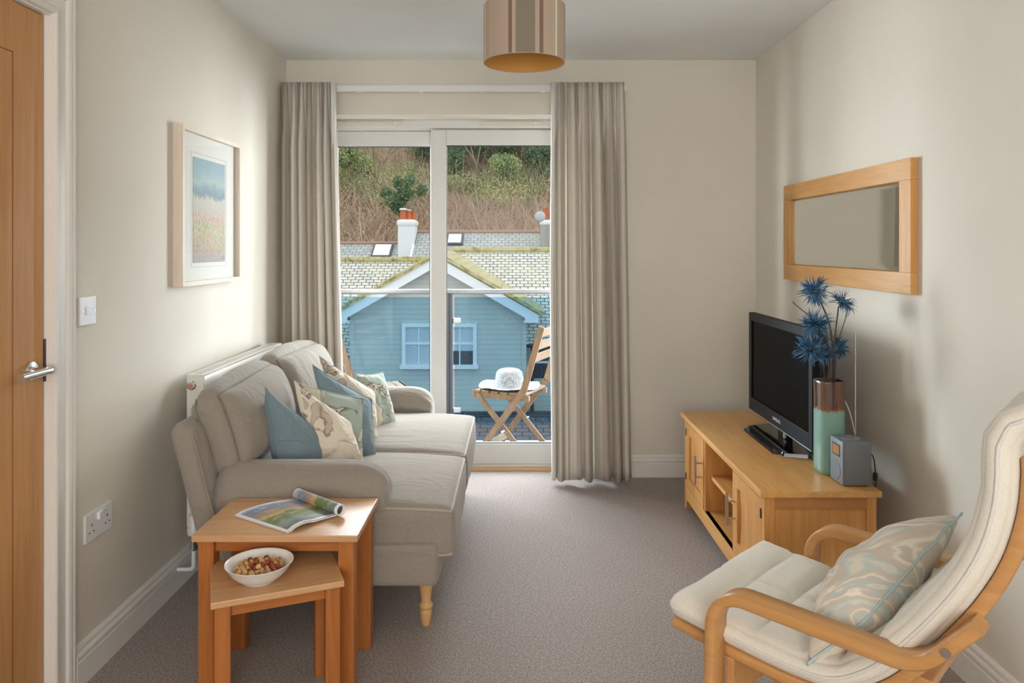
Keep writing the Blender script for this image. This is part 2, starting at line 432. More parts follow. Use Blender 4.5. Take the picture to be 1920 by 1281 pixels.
def uvquads(name, quads, mat, parent=None, th=0):
    """list of (4 corner points, uv size) -> one mesh with metric UVs; th thickens"""
    bm = bmesh.new(); uvl = bm.loops.layers.uv.new('UVMap')
    for q in quads:
        q = [Vector(p) for p in q]; vs = [bm.verts.new(p) for p in q]; f = bm.faces.new(vs)
        e1 = (q[1]-q[0]).normalized(); nn = e1.cross(q[3]-q[0]).normalized(); e2 = nn.cross(e1)
        for lp in f.loops: lp[uvl].uv = ((lp.vert.co-q[0]).dot(e1), (lp.vert.co-q[0]).dot(e2))
    me = bpy.data.meshes.new(name); bm.to_mesh(me); bm.free(); o = link(name, me, mat, parent)
    if th:
        s_ = o.modifiers.new('thick', 'SOLIDIFY'); s_.thickness = th; s_.offset = -1
    return o
def copy_tree(o, parent=None):
    c = o.copy(); C.objects.link(c); c.parent = parent
    for ch in list(o.children): copy_tree(ch, c)
    return c
def text_bm(s, size, depth, mat4):
    cu = bpy.data.curves.new('lettering', 'FONT'); cu.body = s; cu.size = size; cu.extrude = depth; cu.align_x = 'CENTER'; cu.align_y = 'CENTER'
    o = bpy.data.objects.new('lettering_tmp', cu); C.objects.link(o)
    bpy.context.view_layer.update()
    me = bpy.data.meshes.new_from_object(o.evaluated_get(bpy.context.evaluated_depsgraph_get()))
    bpy.data.objects.remove(o); bm = bmesh.new(); bm.from_mesh(me); bpy.data.meshes.remove(me)
    bmesh.ops.transform(bm, matrix=mat4, verts=bm.verts); return bm
XL, XR, YB, HC = -1.315, 1.383, 4.23, 2.393
# ================================================================== ROOM SHELL
WY0 = -2.5
struct('floor', B(XL-.12, XR+.12, WY0-.1, 4.33, -.12, 0), M['carpet'])
struct('ceiling', B(XL-.12, XR+.12, WY0-.1, YB+.3, HC, HC+.12), M['ceil'])
DY0, DY1, DZ = 1.24, 2.075, 1.975       # doorway
struct('wall_left', boxes([(XL-.12, XL, DY1+.03, YB+.3, 0, HC), (XL-.12, XL, WY0, DY0-.03, 0, HC), (XL-.12, XL, DY0-.03, DY1+.03, DZ+.03, HC)]), M['wall'])
struct('wall_right', B(XR, XR+.12, WY0, YB+.3, 0, HC), M['wall'])
OX0, OX1, OZ = -1.215, .42, 2.08
struct('wall_back', boxes([(XL, OX0, YB, YB+.3, -.1, HC), (OX1, XR, YB, YB+.3, -.1, HC), (OX0, OX1, YB, YB+.3, OZ, HC), (OX0, OX1, 4.44, YB+.3, -.12, -.012)]), M['wall'])
struct('wall_front', boxes([(XL, -1.15, WY0-.12, WY0, 0, HC), (1.15, XR, WY0-.12, WY0, 0, HC), (-1.15, 1.15, WY0-.12, WY0, 0, .7), (-1.15, 1.15, WY0-.12, WY0, 2.2, HC)]), M['wall'])  # unseen rear wall; its opening is made up to admit light
def board(bm, x0, x1, prof, axis, face, sgn):
    """skirting profile extruded along an axis; prof = (depth, z)"""
    for a in ((x0, x1),):
        A, Bn = [], []
        for d, z in prof:
            if axis == 'Y': A.append(bm.verts.new((face+sgn*d, a[0], z))); Bn.append(bm.verts.new((face+sgn*d, a[1], z)))
            else: A.append(bm.verts.new((a[0], face+sgn*d, z))); Bn.append(bm.verts.new((a[1], face+sgn*d, z)))
        m = len(prof)
        for k in range(m): bm.faces.new((A[k], A[(k+1) % m], Bn[(k+1) % m], Bn[k]))
        bm.faces.new(A[::-1]); bm.faces.new(Bn)
    return bm
SK = [(0, 0), (.018, 0), (.018, .078), (.014, .082), (.0165, .086), (.018, .092), (.017, .099), (.012, .104), (.010, .108), (.012, .112), (.011, .118), (.006, .123), (0, .126)]
struct('baseboard_left', board(bmesh.new(), 2.182, YB, SK, 'Y', XL, 1), M['gloss'])
struct('baseboard_right', board(bmesh.new(), WY0, YB, SK, 'Y', XR, -1), M['gloss'])
bb = board(bmesh.new(), OX1, XR-.018, SK, 'X', YB, -1); board(bb, XL+.018, OX0, SK, 'X', YB, -1)
struct('baseboard_back', bb, M['gloss'])
struct('trim_1', B(OX0, OX1, 4.33, 4.44, -.11, .006), wood('oak_threshold', srgb(214, 170, 120), srgb(190, 146, 98), 0))
# ---- hall door
d1 = struct('door_1', bmesh.new(), None)
bmd = B(XL-.055, XL-.016, DY0, DY1, .006, DZ-.003)
me_ = d1.data; bmd.to_mesh(me_); bmd.free(); me_.materials.append(M['door'])
gro = bmesh.new()                     # routed line of the door face
gx = XL-.0162
for (a, b, c, d) in ((DY0+.12, DY1-.125, 1.835, 1.839), (DY0+.12, DY1-.125, .16, .164), (DY1-.128, DY1-.124, .16, 1.839), (DY0+.12, DY0+.124, .16, 1.839)):
    box(gro, gx-.002, gx+.0006, a, b, c, d)
mk('groove_line', gro, plain('door_groove', srgb(150, 96, 50), .6), d1)
h = L_([(0.0, 0), (.026, 0), (.026, .007), (.024, .009), (.012, .010), (.0105, .012), (.0105, .048), (0, .048)], 24, (XL-.016, 2.018, .98), 'X')
lever = mk('door_handle', h, M['chrome'], d1, angle=35); lever['label'] = 'chrome lever handle'
mk('lever', T([(XL+.032, 2.03, .979), (XL+.032, 1.91, .979)], .0105, 16), M['chrome'], lever, angle=40)
mk('latch_plate', B(XL-.0165, XL-.011, DY1+.001, DY1+.006, .94, 1.06), M['darksteel'], d1)
mk('architrave_stop', boxes([(XL-.10, XL, DY1+.006, DY1+.03, 0, DZ+.006), (XL-.10, XL, DY0-.03, DY0-.002, 0, DZ+.006), (XL-.10, XL, DY0-.03, DY1+.03, DZ, DZ+.03)]), M['gloss'], d1)
AR = [(0, 0), (.014, 0), (.017, .004), (.017, .014), (.011, .022), (.012, .05), (.018, .058), (.020, .068), (.016, .078), (.019, .086), (.017, .094), (.010, .098), (0, .099)]
bm = bmesh.new()
def arch_v(y, s, ztop):
    A, Bn = [], []
    for d, k in AR: A.append(bm.verts.new((XL+d, y+s*k, 0))); Bn.append(bm.verts.new((XL+d, y+s*k, ztop+k)))
    m = len(AR)
    for k in range(m): bm.faces.new((A[k], A[(k+1) % m], Bn[(k+1) % m], Bn[k]))
    bm.faces.new(A); bm.faces.new(Bn)
arch_v(2.082, 1, DZ+.006); arch_v(DY0-.006, -1, DZ+.006)
A, Bn = [], []
for d, k in AR: A.append(bm.verts.new((XL+d, 2.082+k, DZ+.006+k))); Bn.append(bm.verts.new((XL+d, DY0-.006-k, DZ+.006+k)))
for k in range(len(AR)): bm.faces.new((A[k], A[(k+1) % len(AR)], Bn[(k+1) % len(AR)], Bn[k]))
struct('trim_2', bm, M['gloss'])

# ---- sliding patio window (two leaves) in the reveal
YF = 4.40
win = struct('window_1', boxes([(OX0, OX0+.055, YF, YF+.12, -.0, OZ), (OX1-.055, OX1, YF, YF+.12, 0, OZ), (OX0+.055, OX1-.055, YF+.03, YF+.12, 2.022, OZ), (OX0+.055, OX1-.055, YF, YF+.12, -.0, .018)], .003), M['upvc'])
mk('frame_head', B(OX0+.055, OX1-.055, YF, YF+.03, 2.03, OZ, bev=.004), M['upvc'], win)
def sash(name, x0, x1, y0, y1, z0, z1, l, r, t, b):
    s_ = mk(name, boxes([(x0, x0+l, y0, y1, z0, z1), (x1-r, x1, y0, y1, z0, z1), (x0+l, x1-r, y0, y1, z1-t, z1), (x0+l, x1-r, y0, y1, z0, z0+b)], .004), M['upvc'], win)
    mk('gasket', boxes([(x0+l-.001, x0+l+.004, y0+.006, y0+.02, z0+b, z1-t), (x1-r-.004, x1-r+.001, y0+.006, y0+.02, z0+b, z1-t), (x0+l, x1-r, y0+.006, y0+.02, z1-t-.004, z1-t+.001), (x0+l, x1-r, y0+.006, y0+.02, z0+b-.001, z0+b+.004)]), M['rubber'], s_)
    mk('pane', B(x0+l-.01, x1-r+.01, (y0+y1)/2-.002, (y0+y1)/2+.002, z0+b-.01, z1-t+.01), M['glass'], s_)
    return s_
sash('sliding_sash', -.505, OX1-.055, YF+.002, YF+.05, .019, 2.02, .093, .085, .092, .124)
sash('fixed_sash', OX0+.05, -.43, YF+.054, YF+.10, .019, 2.02, .085, .085, .092, .124)
for x0, x1 in ((OX0+.11, -.672), (-.217, .167)):
    v = mk('trickle_vent', B(x0, x1, YF-.013, YF, 2.049, 2.066, bev=.003), plain('almond_plastic', srgb(214, 205, 190), .4), win)
    mk('vent_button', L_([(0, 0), (.006, 0), (.006, .004), (0, .004)], 12, (x1-.045, YF-.016, 2.058), 'Y'), M['plastic'], v)
# ---- curtain track
tr = empty('curtain_track', (-.34, 4.135, 2.20), 0, 'white curtain track running along the wall above the patio window', 'curtain rail')
mk('rail', B(-.955, .965, -.012, .012, -.006, .026, bev=.003), M['plastic'], tr)
for x in (-.8, -.55, -.2, .15, .5, .85): mk('bracket', boxes([(x-.012, x+.012, .012, .095, .004, .024), (x-.004, x+.004, -.004, .004, .026, .031)]), M['plastic'], tr)

def curtain(name, x0t, x1t, x0b, x1b, ztop, zbot, folds, lab, seed, flip=False, shadeedge=1):
    rnd = random.Random(seed)
    nu, nv = 330, 34
    ph = [rnd.uniform(-.35, .35) for _ in range(folds*2+3)]; am = [rnd.uniform(.45, 1.25) for _ in range(folds*2+3)]
    root = empty(name, ((x0b+x1b)/2, 4.085, 0), 0, lab, 'curtain')
    bm = bmesh.new(); uvl = bm.loops.layers.uv.new('UVMap'); G = []
    wd = (x1t-x0t)*2.3
    for j in range(nv+1):
        z = ztop+(zbot-ztop)*j/nv; t = j/nv; row = []
        for i in range(nu+1):
            u = i/nu; x = (x0t+(x1t-x0t)*u)*(1-t)+(x0b+(x1b-x0b)*u)*t
            f1 = u*folds; k = int(f1); a = am[k]*(1-(f1-k))+am[k+1]*(f1-k); p_ = ph[k]*(1-(f1-k))+ph[k+1]*(f1-k)
            big = sin(2*pi*(f1+p_*t))*a
            f2 = u*folds*2; small = sin(2*pi*f2+1.3)*.5+sin(2*pi*f2*1.5)*.3
            wt = min(1, max(0, (t-.02)/.14))
            amp = .015*(1-wt)+.043*wt
            y = amp*(big*wt+(1-wt)*small)
            x += .010*cos(2*pi*(f1+p_*t))*wt*a
            if shadeedge < 0 and u < .05: y += .11*(1-u/.05)
            zz = z
            if j == nv: zz += .008*sin(2*pi*f1*.5+seed)
            row.append(bm.verts.new((x-(x0b+x1b)/2, y, zz)))
        G.append(row)
    for j in range(nv):
        for i in range(nu):
            f = bm.faces.new((G[j][i], G[j+1][i], G[j+1][i+1], G[j][i+1]))
            us = [i, i, i+1, i+1]; vs = [j, j+1, j+1, j]
            for lp, a_, b_ in zip(f.loops, us, vs):
                uu = a_/nu
                lp[uvl].uv = ((1-uu if flip else uu)*wd+seed*.013, b_/nv*2.2)
    me = bpy.data.meshes.new('cloth'); bm.to_mesh(me); bm.free()
    o = link('cloth', me, M['curtain'], root, True)
    s_ = o.modifiers.new('thick', 'SOLIDIFY'); s_.thickness = .003
    # white lining edge turned at the window side
    xe = x0b-.004 if shadeedge > 0 else x1b+.004; xt = x0t if shadeedge > 0 else x1t
    pts = []
    bm = bmesh.new(); cx = (x0b+x1b)/2
    L = [];
    for j in range(20):
        t = j/19; z = ztop-.004+(zbot-ztop+.01)*t; xx = xt*(1-t)+xe*t-cx; wv = .004*sin(6*t+seed)
        d = 1 if shadeedge > 0 else -1
        L.append([bm.verts.new((xx+d*.017+wv, -.030, z)), bm.verts.new((xx-d*.002+wv, -.028, z)), bm.verts.new((xx-d*.004+wv, .004, z)), bm.verts.new((xx+d*.006+wv, .02, z))])
    for a, b in zip(L, L[1:]):
        for k in range(3): bm.faces.new((a[k], a[k+1], b[k+1], b[k]))
    o = mk('lining', bm, M['lining'], root, True); s_ = o.modifiers.new('thick', 'SOLIDIFY'); s_.thickness = .002
    return root
curtain('curtain', XL+.006, -1.0, XL+.006, -.955, 2.235, .03, 7, 'left-hand striped taupe curtain hanging behind the sofa in the corner', 3, shadeedge=-1)
curtain('curtain', .200, .606, .206, .650, 2.235, .026, 6, 'right-hand striped cream and taupe curtain falling to the carpet beside the patio window', 8, True, shadeedge=1)

# ================================================================== CEILING LAMP
lp = empty('pendant_lamp', (.034, 2.72, 2.0), 0, 'striped beige drum pendant shade with gold lining hanging from the ceiling', 'ceiling lamp')
def drum(r0, r1, hgt, n=72):
    bm = bmesh.new(); uvl = bm.loops.layers.uv.new('UVMap')
    A = [bm.verts.new((r0*cos(2*pi*k/n), r0*sin(2*pi*k/n), 0)) for k in range(n)]
    Bn = [bm.verts.new((r1*cos(2*pi*k/n), r1*sin(2*pi*k/n), hgt)) for k in range(n)]
    for k in range(n):
        f = bm.faces.new((A[k], A[(k+1) % n], Bn[(k+1) % n], Bn[k]))
        for lp_, uv in zip(f.loops, ((k/n, 0), ((k+1)/n, 0), ((k+1)/n, 1), (k/n, 1))): lp_[uvl].uv = uv
    me = bpy.data.meshes.new('lamp_shade'); bm.to_mesh(me); bm.free(); return me
sh = link('lamp_shade', drum(.1505, .1505, .208), M['shade'], lp, True)
sl = link('shade_lining', drum(.1485, .1485, .207), M['shade_in'], sh, True); sl.location.z = .0005
mk('shade_ring', T([(.1495*cos(a*pi/24), .1495*sin(a*pi/24), 0) for a in range(48)], .0016, 6, True), M['piping'], sh)
sp_ = bmesh.new()
for a in range(3): tube(sp_, [(.02*cos(a*2.094), .02*sin(a*2.094), .17), (.148*cos(a*2.094), .148*sin(a*2.094), .195)], .0018, 6)
mk('spider', sp_, M['plastic'], lp)
mk('cord', T([(0, 0, .19), (0, 0, HC-2.0)], .0035, 8), M['plastic'], lp)
mk('bulb_holder', L_([(0, .13), (.018, .13), (.02, .16), (.02, .18), (.008, .20), (0, .20)], 20), M['plastic'], lp, angle=40)
mk('ceiling_rose', L_([(0, .36), (.03, .362), (.048, .375), (.05, HC-2.0), (0, HC-2.0)], 28), M['plastic'], lp, angle=40)
mk('bulb', L_([(0, .06), (.018, .064), (.029, .08), (.03, .095), (.02, .115), (.014, .13), (0, .131)], 20), M['porcelain'], lp, True)

# ================================================================== LEFT WALL FITTINGS
sw = empty('light_switch', (XL, 2.254, 1.124), 0, 'white single light switch on the left wall beside the door', 'light switch')
mk('plate', B(0, .008, -.043, .043, -.043, .043, bev=.002), M['plastic'], sw)
r_ = mk('rocker', B(.006, .014, -.0125, .0125, -.012, .014, bev=.002), M['plastic'], sw)
for y in (-.030, .030): mk('screw', L_([(0, 0), (.0032, 0), (.0032, .001), (0, .001)], 10, (.008, y, 0), 'X'), M['steel'], sw)
so = empty('wall_socket', (XL, 2.312, .456), 0, 'white double plug socket low on the left wall above the skirting', 'socket')
mk('plate', B(0, .009, -.073, .073, -.043, .043, bev=.002), M['plastic'], so)
mk('rocker', B(.006, .017, -.012, .012, .012, .034, bev=.002), M['plastic'], so)
mk('rocker', B(.006, .012, .016, .034, .014, .034, bev=.002), M['plastic'], so)
for yc in (-.042, .045):
    bm = bmesh.new()
    for (y, z, a, b) in ((0, .010, .002, .004), (-.011, -.012, .0033, .0018), (.011, -.012, .0033, .0018)): box(bm, .0085, .0095, yc+y-a, yc+y+a, z-b-.004, z+b-.004)
    mk('pin_holes', bm, M['rubber'], so)
# framed picture
pf = empty('framed_picture', (XL, 3.128, 1.48), 0, 'pale wood framed watercolour landscape hanging on the left wall', 'picture')
hw, hh = .301, .315
fw = .018
for nm, b_ in (('frame_side', (0, .039, -hw, -hw+fw, -hh, hh)), ('frame_side', (0, .039, hw-fw, hw, -hh, hh)), ('frame_rail', (0, .039, -hw+fw, hw-fw, hh-fw, hh)), ('frame_rail', (0, .039, -hw+fw, hw-fw, -hh, -hh+fw))):
    mk(nm, B(*b_, bev=.001), M['ash'], pf)
mk('mount_board', B(.012, .016, -hw+fw, hw-fw, -hh+fw, hh-fw), plain('ivory_mount_board', srgb(238, 238, 232), .8), pf)
def water():
    t = NT('watercolour_print'); t.bsdf(.8, .2)
    v = t.coord(); s_ = t.n('ShaderNodeSeparateXYZ'); t.l(v, s_.inputs[0])
    n = t.noise(v, 13, 5, .65); z = t.math('ADD', s_.outputs[2], t.math('MULTIPLY', t.math('SUBTRACT', n, .5), .10))
    fr = t.math('DIVIDE', t.math('ADD', z, .21), .42)
    c = t.ramp(fr, [(0, srgb(170, 160, 170)), (.10, srgb(196, 176, 158)), (.28, srgb(206, 206, 160)), (.42, srgb(220, 200, 190)), (.50, srgb(208, 204, 200)), (.60, srgb(214, 212, 196)), (.645, srgb(110, 150, 168)), (.70, srgb(130, 172, 190)), (.76, srgb(176, 206, 206)), (.86, srgb(150, 190, 204)), (1, srgb(140, 180, 196))])
    n2 = t.noise(v, 60, 3, .7)
    low = t.ramp(fr, [(.40, (.6, .6, .6, 1)), (.50, (0, 0, 0, 1))])
    sp2 = t.math('MULTIPLY', low, t.ramp(n2, [(.48, (0, 0, 0, 1)), (.54, (1, 1, 1, 1))]))
    c = t.mix(sp2, c, t.ramp(t.noise(v, 22, 2), [(.4, srgb(214, 110, 120)), (.5, srgb(150, 160, 110)), (.6, srgb(120, 140, 110))]))
    c = t.mix(.25, c, srgb(230, 228, 220)); t.l(c, t.b.inputs['Base Color']); return t.m
mk('print', B(.016, .0175, -.163, .163, -.225, .205), water(), pf)
ln = bmesh.new()
for (a, b, c, d) in ((-.178, .178, .222, .2235), (-.178, .178, -.2435, -.242), (-.178, -.1765, -.242, .2235), (.1765, .178, -.242, .2235)): box(ln, .0158, .0165, a, b, c, d)
mk('ruled_border', ln, plain('grey_ruled_line', srgb(190, 184, 176), .8), pf)
mk('glazing', B(.026, .0275, -hw+fw, hw-fw, -hh+fw, hh-fw), M['picglass'], pf)

# radiator
rd = empty('radiator', (XL+.002, 3.345, .228), 0, 'white panel radiator on the left wall behind the sofa', 'radiator')
RW = .475
def ribbed(x, y0, y1, z0, z1):
    bm = bmesh.new(); ys = [y0+.012]; n = 28; p = (y1-y0-.024)/n; prof = []
    prof.append((y0, 0)); 
    for i in range(n):
        a = y0+.012+i*p
        prof += [(a, 0), (a+p*.28, 0), (a+p*.38, -.006), (a+p*.82, -.006), (a+p*.92, 0)]
    prof.append((y1, 0)); rows = []
    zz = [z0, z0+.028, z0+.042, z1-.058, z1-.042, z1]; am = [0, 0, 1, 1, 0, 0]
    for z, m_ in zip(zz, am): rows.append([bm.verts.new((x+d*m_, y, z)) for y, d in prof])
    for A, Bn in zip(rows, rows[1:]):
        for k in range(len(prof)-1): bm.faces.new((A[k], A[k+1], Bn[k+1], Bn[k]))
    return bm
fp = mk('front_panel', ribbed(.098, -RW, RW, 0, .589), M['rad'], rd, angle=30)
fp.modifiers.new('t', 'SOLIDIFY').thickness = .003
mk('rear_panel', B(.038, .044, -RW, RW, 0, .585), M['rad'], rd)
mk('top_grille', boxes([(.034, .099, -RW-.002, RW+.002, .586, .594)], .002), M['rad'], rd)
gb = bmesh.new()
for i in range(60):
    y = -RW+.02+i*(2*RW-.04)/59; box(gb, .048, .086, y-.0025, y+.0025, .5935, .5945)
mk('grille_slots', gb, plain('slot_grey', srgb(196, 193, 186), .6), rd)
for s in (-1, 1): mk('side_panel', B(.034, .100, min(s*RW, s*(RW+.004)), max(s*RW, s*(RW+.004)), .0, .594, bev=.0015), M['rad'], rd)
c = mk('blanking_plug', L_([(0, -.012), (.014, -.011), (.015, -.003), (.019, 0), (0, 0.001)], 24, (.052, -RW-.005, .553), 'Y'), M['chrome'], rd, angle=40)
mk('plug_centre', L_([(0, -.004), (.0085, -.004), (.0085, 0), (0, 0)], 20, (.052, -RW-.016, .553), 'Y'), plain('copper_pink', srgb(196, 130, 110), .4), c)
for y in (-.3, .3): mk('wall_bracket', B(0, .04, y-.015, y+.015, .08, .5), M['rad'], rd)
tv_ = mk('thermostat_valve', L_([(0, .118), (.016, .117), (.019, .110), (.020, .07), (.024, .062), (.024, .045), (.021, .040), (0, .040)], 24, (.075, -RW-.036, -.055)), M['plastic'], rd, angle=35)
tv_['label'] = 'white thermostatic valve head'
mk('valve_body', L_([(0, .042), (.017, .042), (.017, .030), (.012, .028), (.012, -.002), (.014, -.004), (.014, -.018), (0, -.018)], 20, (.075, -RW-.036, -.057)), M['chrome'], rd, angle=35)
mk('valve_tail', T([(.075, -RW-.036, -.035), (.075, -RW+.004, -.035)], .013, 14), M['darksteel'], rd)
mk('side_bracket', B(.06, .075, -RW-.03, -RW-.004, -.04, .02), M['chrome'], rd)
mk('supply_pipe', T(fillet([(.075, -RW-.036, -.07), (.075, -RW-.036, -.150), (.0005, -RW-.036, -.150)], [.016]), .0075, 14), M['plastic'], rd, angle=50)
mk('pipe_collar', L_([(0, 0), (.026, 0), (.026, .004), (.012, .008), (0, .008)], 28, (0.0005, -RW-.036, -.150), 'X'), M['plastic'], rd, angle=40)

# ================================================================== MIRROR (right wall)
mi = empty('wall_mirror', (XR, 3.1225, 1.3915), 0, 'oak framed landscape mirror hung on the right wall above the television', 'mirror')
my, mz, fd, fr_ = .5975, .2355, .027, .075
mk('frame_rail', B(-fd, 0, -my, my, mz-fr_, mz, bev=.002), M['mirror_oak_y'], mi)
mk('frame_rail', B(-fd, 0, -my, my, -mz, -mz+fr_, bev=.002), M['mirror_oak_y'], mi)
mk('frame_stile', B(-fd, 0, -my, -my+fr_, -mz+fr_, mz-fr_, bev=.001), M['mirror_oak_z'], mi)
mk('frame_stile', B(-fd, 0, my-fr_, my, -mz+fr_, mz-fr_, bev=.001), M['mirror_oak_z'], mi)
gm = bmesh.new(); a0, b0 = my-fr_-.0005, mz-fr_-.0005; bv = .018
o1 = [gm.verts.new((-.010, y, z)) for y, z in ((-a0, -b0), (a0, -b0), (a0, b0), (-a0, b0))]
o2 = [gm.verts.new((-.0125, y, z)) for y, z in ((-a0+bv, -b0+bv), (a0-bv, -b0+bv), (a0-bv, b0-bv), (-a0+bv, b0-bv))]
o3 = [gm.verts.new((-.004, v.co.y, v.co.z)) for v in o1]
for k in range(4): gm.faces.new((o1[k], o1[(k+1) % 4], o2[(k+1) % 4], o2[k])); gm.faces.new((o1[k], o1[(k+1) % 4], o3[(k+1) % 4], o3[k]))
gm.faces.new(o2); gm.faces.new(o3)
mk('mirror_glass', gm, M['mirror'], mi)
def root_inv(p):
    while p.parent: p = p.parent
    return (Matrix.Translation(p.location) @ p.rotation_euler.to_matrix().to_4x4()).inverted()
def mkw(name, bm, mat, parent, **k):
    bmesh.ops.transform(bm, matrix=root_inv(parent), verts=bm.verts); return mk(name, bm, mat, parent, **k)
# ================================================================== TV UNIT
tu = empty('tv_unit', (1.055, 3.142, 0), 0, 'long low oak television cabinet with two doors standing against the right wall', 'cabinet')
X0, X1, Y0, Y1, ZB, ZT = .862, 1.250, 2.545, 3.740, .085, .457
mkw('worktop', B(.844, 1.262, 2.528, 3.757, ZT, .479, bev=.003), M['oak_y'], tu)
PW = .034
for (xx, yy) in ((X0, Y0), (X0, Y1-PW), (X1-PW, Y0), (X1-PW, Y1-PW)):
    bm = B(xx, xx+PW, yy, yy+PW, 0, ZT, bev=.0015); mkw('corner_post', bm, M['oak_z'], tu)
for yy, s in ((Y0, 0), (Y1, 1)):     # end panels
    a, b = (yy+.004, yy+.018) if not s else (yy-.018, yy-.004)
    c, d = (yy+.001, yy+.020) if not s else (yy-.020, yy-.001)
    mkw('end_panel', B(X0+PW, X1-PW, a+.004 if not s else a, b if not s else b-.004, ZB+.03, ZT-.03), M['oak_z'], tu)
    mkw('end_rail', B(X0+PW, X1-PW, c, d, ZT-.045, ZT, bev=.001), M['oak_x'], tu)
    mkw('end_rail', B(X0+PW, X1-PW, c, d, ZB-.025, ZB+.045, bev=.001), M['oak_x'], tu)
mkw('back_panel', B(X1-.012, X1-.004, Y0+PW, Y1-PW, ZB, ZT), M['oak_y'], tu)
mkw('bottom_board', B(X0+.003, X1-.012, Y0+.02, Y1-.02, ZB+.012, ZB+.030), M['oak_y'], tu)
bm = bmesh.new()
box(bm, X0, X0+.02, Y0+PW, Y1-PW, ZB-.035, ZB+.030)
for yy, s in ((Y0+PW, 1), (Y1-PW, -1)):
    v = [bm.verts.new(p) for p in ((X0, yy, 0.03), (X0+.02, yy, .03), (X0+.02, yy, ZB-.035), (X0, yy, ZB-.035), (X0, yy+s*.02, ZB-.035), (X0+.02, yy+s*.02, ZB-.035))]
    bm.faces.new((v[0], v[3], v[4])); bm.faces.new((v[1], v[2], v[5])); bm.faces.new((v[0], v[1], v[5], v[4]))
mkw('plinth_rail', bm, M['oak_y'], tu)
mkw('top_rail', B(X0, X0+.02, Y0+PW, Y1-PW, ZT-.02, ZT), M['oak_y'], tu)
DW = .335; dz0, dz1 = ZB+.032, ZT-.022
bay0, bay1 = Y0+PW+DW, Y1-PW-DW
for yy in (bay0, bay1-.018): mkw('divider', B(X0+.004, X1-.012, yy, yy+.018, ZB+.03, ZT), M['oak_z'], tu)
mkw('shelf', B(X0+.03, X1-.012, bay0+.018, bay1-.018, .262, .280, bev=.001), M['oak_y'], tu)
for (a, b, hs) in ((Y0+PW+.002, bay0-.001, 1), (bay1+.001, Y1-PW-.002, -1)):
    st = .052
    d_ = mkw('cabinet_door', ring(X0, X0+.02, a, b, dz0, dz1, st), M['oak_z'], tu)
    mkw('door_panel', B(X0+.010, X0+.016, a+st-.004, b-st+.004, dz0+st-.004, dz1-st+.004), M['oak_z'], d_)
    yh = b-.026 if hs > 0 else a+.026
    bm = T([(X0-.032, yh, .226), (X0-.032, yh, .352)], .006, 14)
    for z in (.256, .322): tube(bm, [(X0-.032, yh, z), (X0+.001, yh, z)], .0042, 10)
    hd = mkw('bar_handle', bm, M['steel'], d_, angle=50); hd['label'] = 'brushed steel bar handle'
    for z in (.15, .37):
        yk = a-.003 if hs > 0 else b+.003
        mkw('hinge', T([(X0-.002, yk, z), (X0-.002, yk, z+.034)], .0032, 8), M['darksteel'], d_)
# black lead inside the bay
cb = empty('cable', (1.0, 3.0, .118), 0, 'black lead lying inside the open bay of the television cabinet', 'cable')
mkw('cable_run', T(cat([(1.10, 3.30, .121), (1.0, 3.2, .121), (.93, 3.05, .1205), (.90, 2.97, .123), (.95, 2.925, .15), (1.1, 2.92, .16)]), .003, 8), M['rubber'], cb)
cb = empty('white_cable', (.93, 2.75, 0), 0, 'loop of white cable on the carpet under the front of the television cabinet', 'cable')
mkw('cable_run', T(cat([(1.15, 2.98, .004), (1.0, 2.94, .004), (.86, 2.90, .004), (.822, 2.84, .004), (.835, 2.77, .004), (.90, 2.74, .004), (1.1, 2.8, .004)]), .0038, 8), M['plastic'], cb)

# ================================================================== TELEVISION
tv = empty('television', (1.17, 3.19, .479), 0, 'black flat screen television standing on the oak cabinet', 'television')
FX, ty0, ty1, tz0, tz1 = 1.138, 2.822, 3.586, .535, 1.003
mkw('bezel', boxes([(FX, FX+.03, ty0, ty0+.035, tz0, tz1), (FX, FX+.03, ty1-.035, ty1, tz0, tz1), (FX, FX+.03, ty0+.035, ty1-.035, tz1-.038, tz1), (FX, FX+.03, ty0+.035, ty1-.035, tz0, tz0+.062)], .003), M['bezel'], tv)
mkw('screen', B(FX+.006, FX+.016, ty0+.03, ty1-.03, tz0+.058, tz1-.034), M['screen'], tv)
mkw('chrome_trim', B(FX-.001, FX+.006, ty0+.01, ty1-.01, tz0-.003, tz0+.001, bev=.001), M['steel'], tv)
mkw('rear_casing', softbox((.026, (ty1-ty0)/2-.018, (tz1-tz0)/2-.02), .022, n=8, fn=lambda q: Vector((FX+.052, (ty0+ty1)/2, (tz0+tz1)/2+.002))+q), M['black'], tv, smooth=True)
mkw('side_port', B(FX+.03, FX+.07, ty1-.004, ty1+.008, .60, .66, bev=.002), M['black'], tv)
mkw('stand_neck', B(FX+.012, FX+.052, 3.15, 3.23, .49, .56, bev=.01), M['gblack'], tv)
bm = bmesh.new()
P = [(1.045, 2.955), (1.045, 3.40), (1.235, 3.46), (1.235, 2.895)]
lo = [bm.verts.new((x, y, .480)) for x, y in P]; hi = [bm.verts.new((x+(.004 if x < 1.1 else -.004), y+(.004 if y < 3.1 else -.004), .492+(.004 if x > 1.1 else 0))) for x, y in P]
bm.faces.new(lo); bm.faces.new(hi)
for k in range(4): bm.faces.new((lo[k], lo[(k+1) % 4], hi[(k+1) % 4], hi[k]))
bmesh.ops.bevel(bm, geom=[e for e in bm.edges if abs(e.verts[0].co.z-e.verts[1].co.z) > .008 and (e.verts[0].co-e.verts[1].co).length < .03], offset=.03, segments=5, affect='EDGES')
mkw('stand_base', bm, M['gblack'], tv, angle=40)
mm = Matrix(((0, 0, -1, FX-.0004), (-1, 0, 0, 3.205), (0, 1, 0, tz0+.030), (0, 0, 0, 1)))
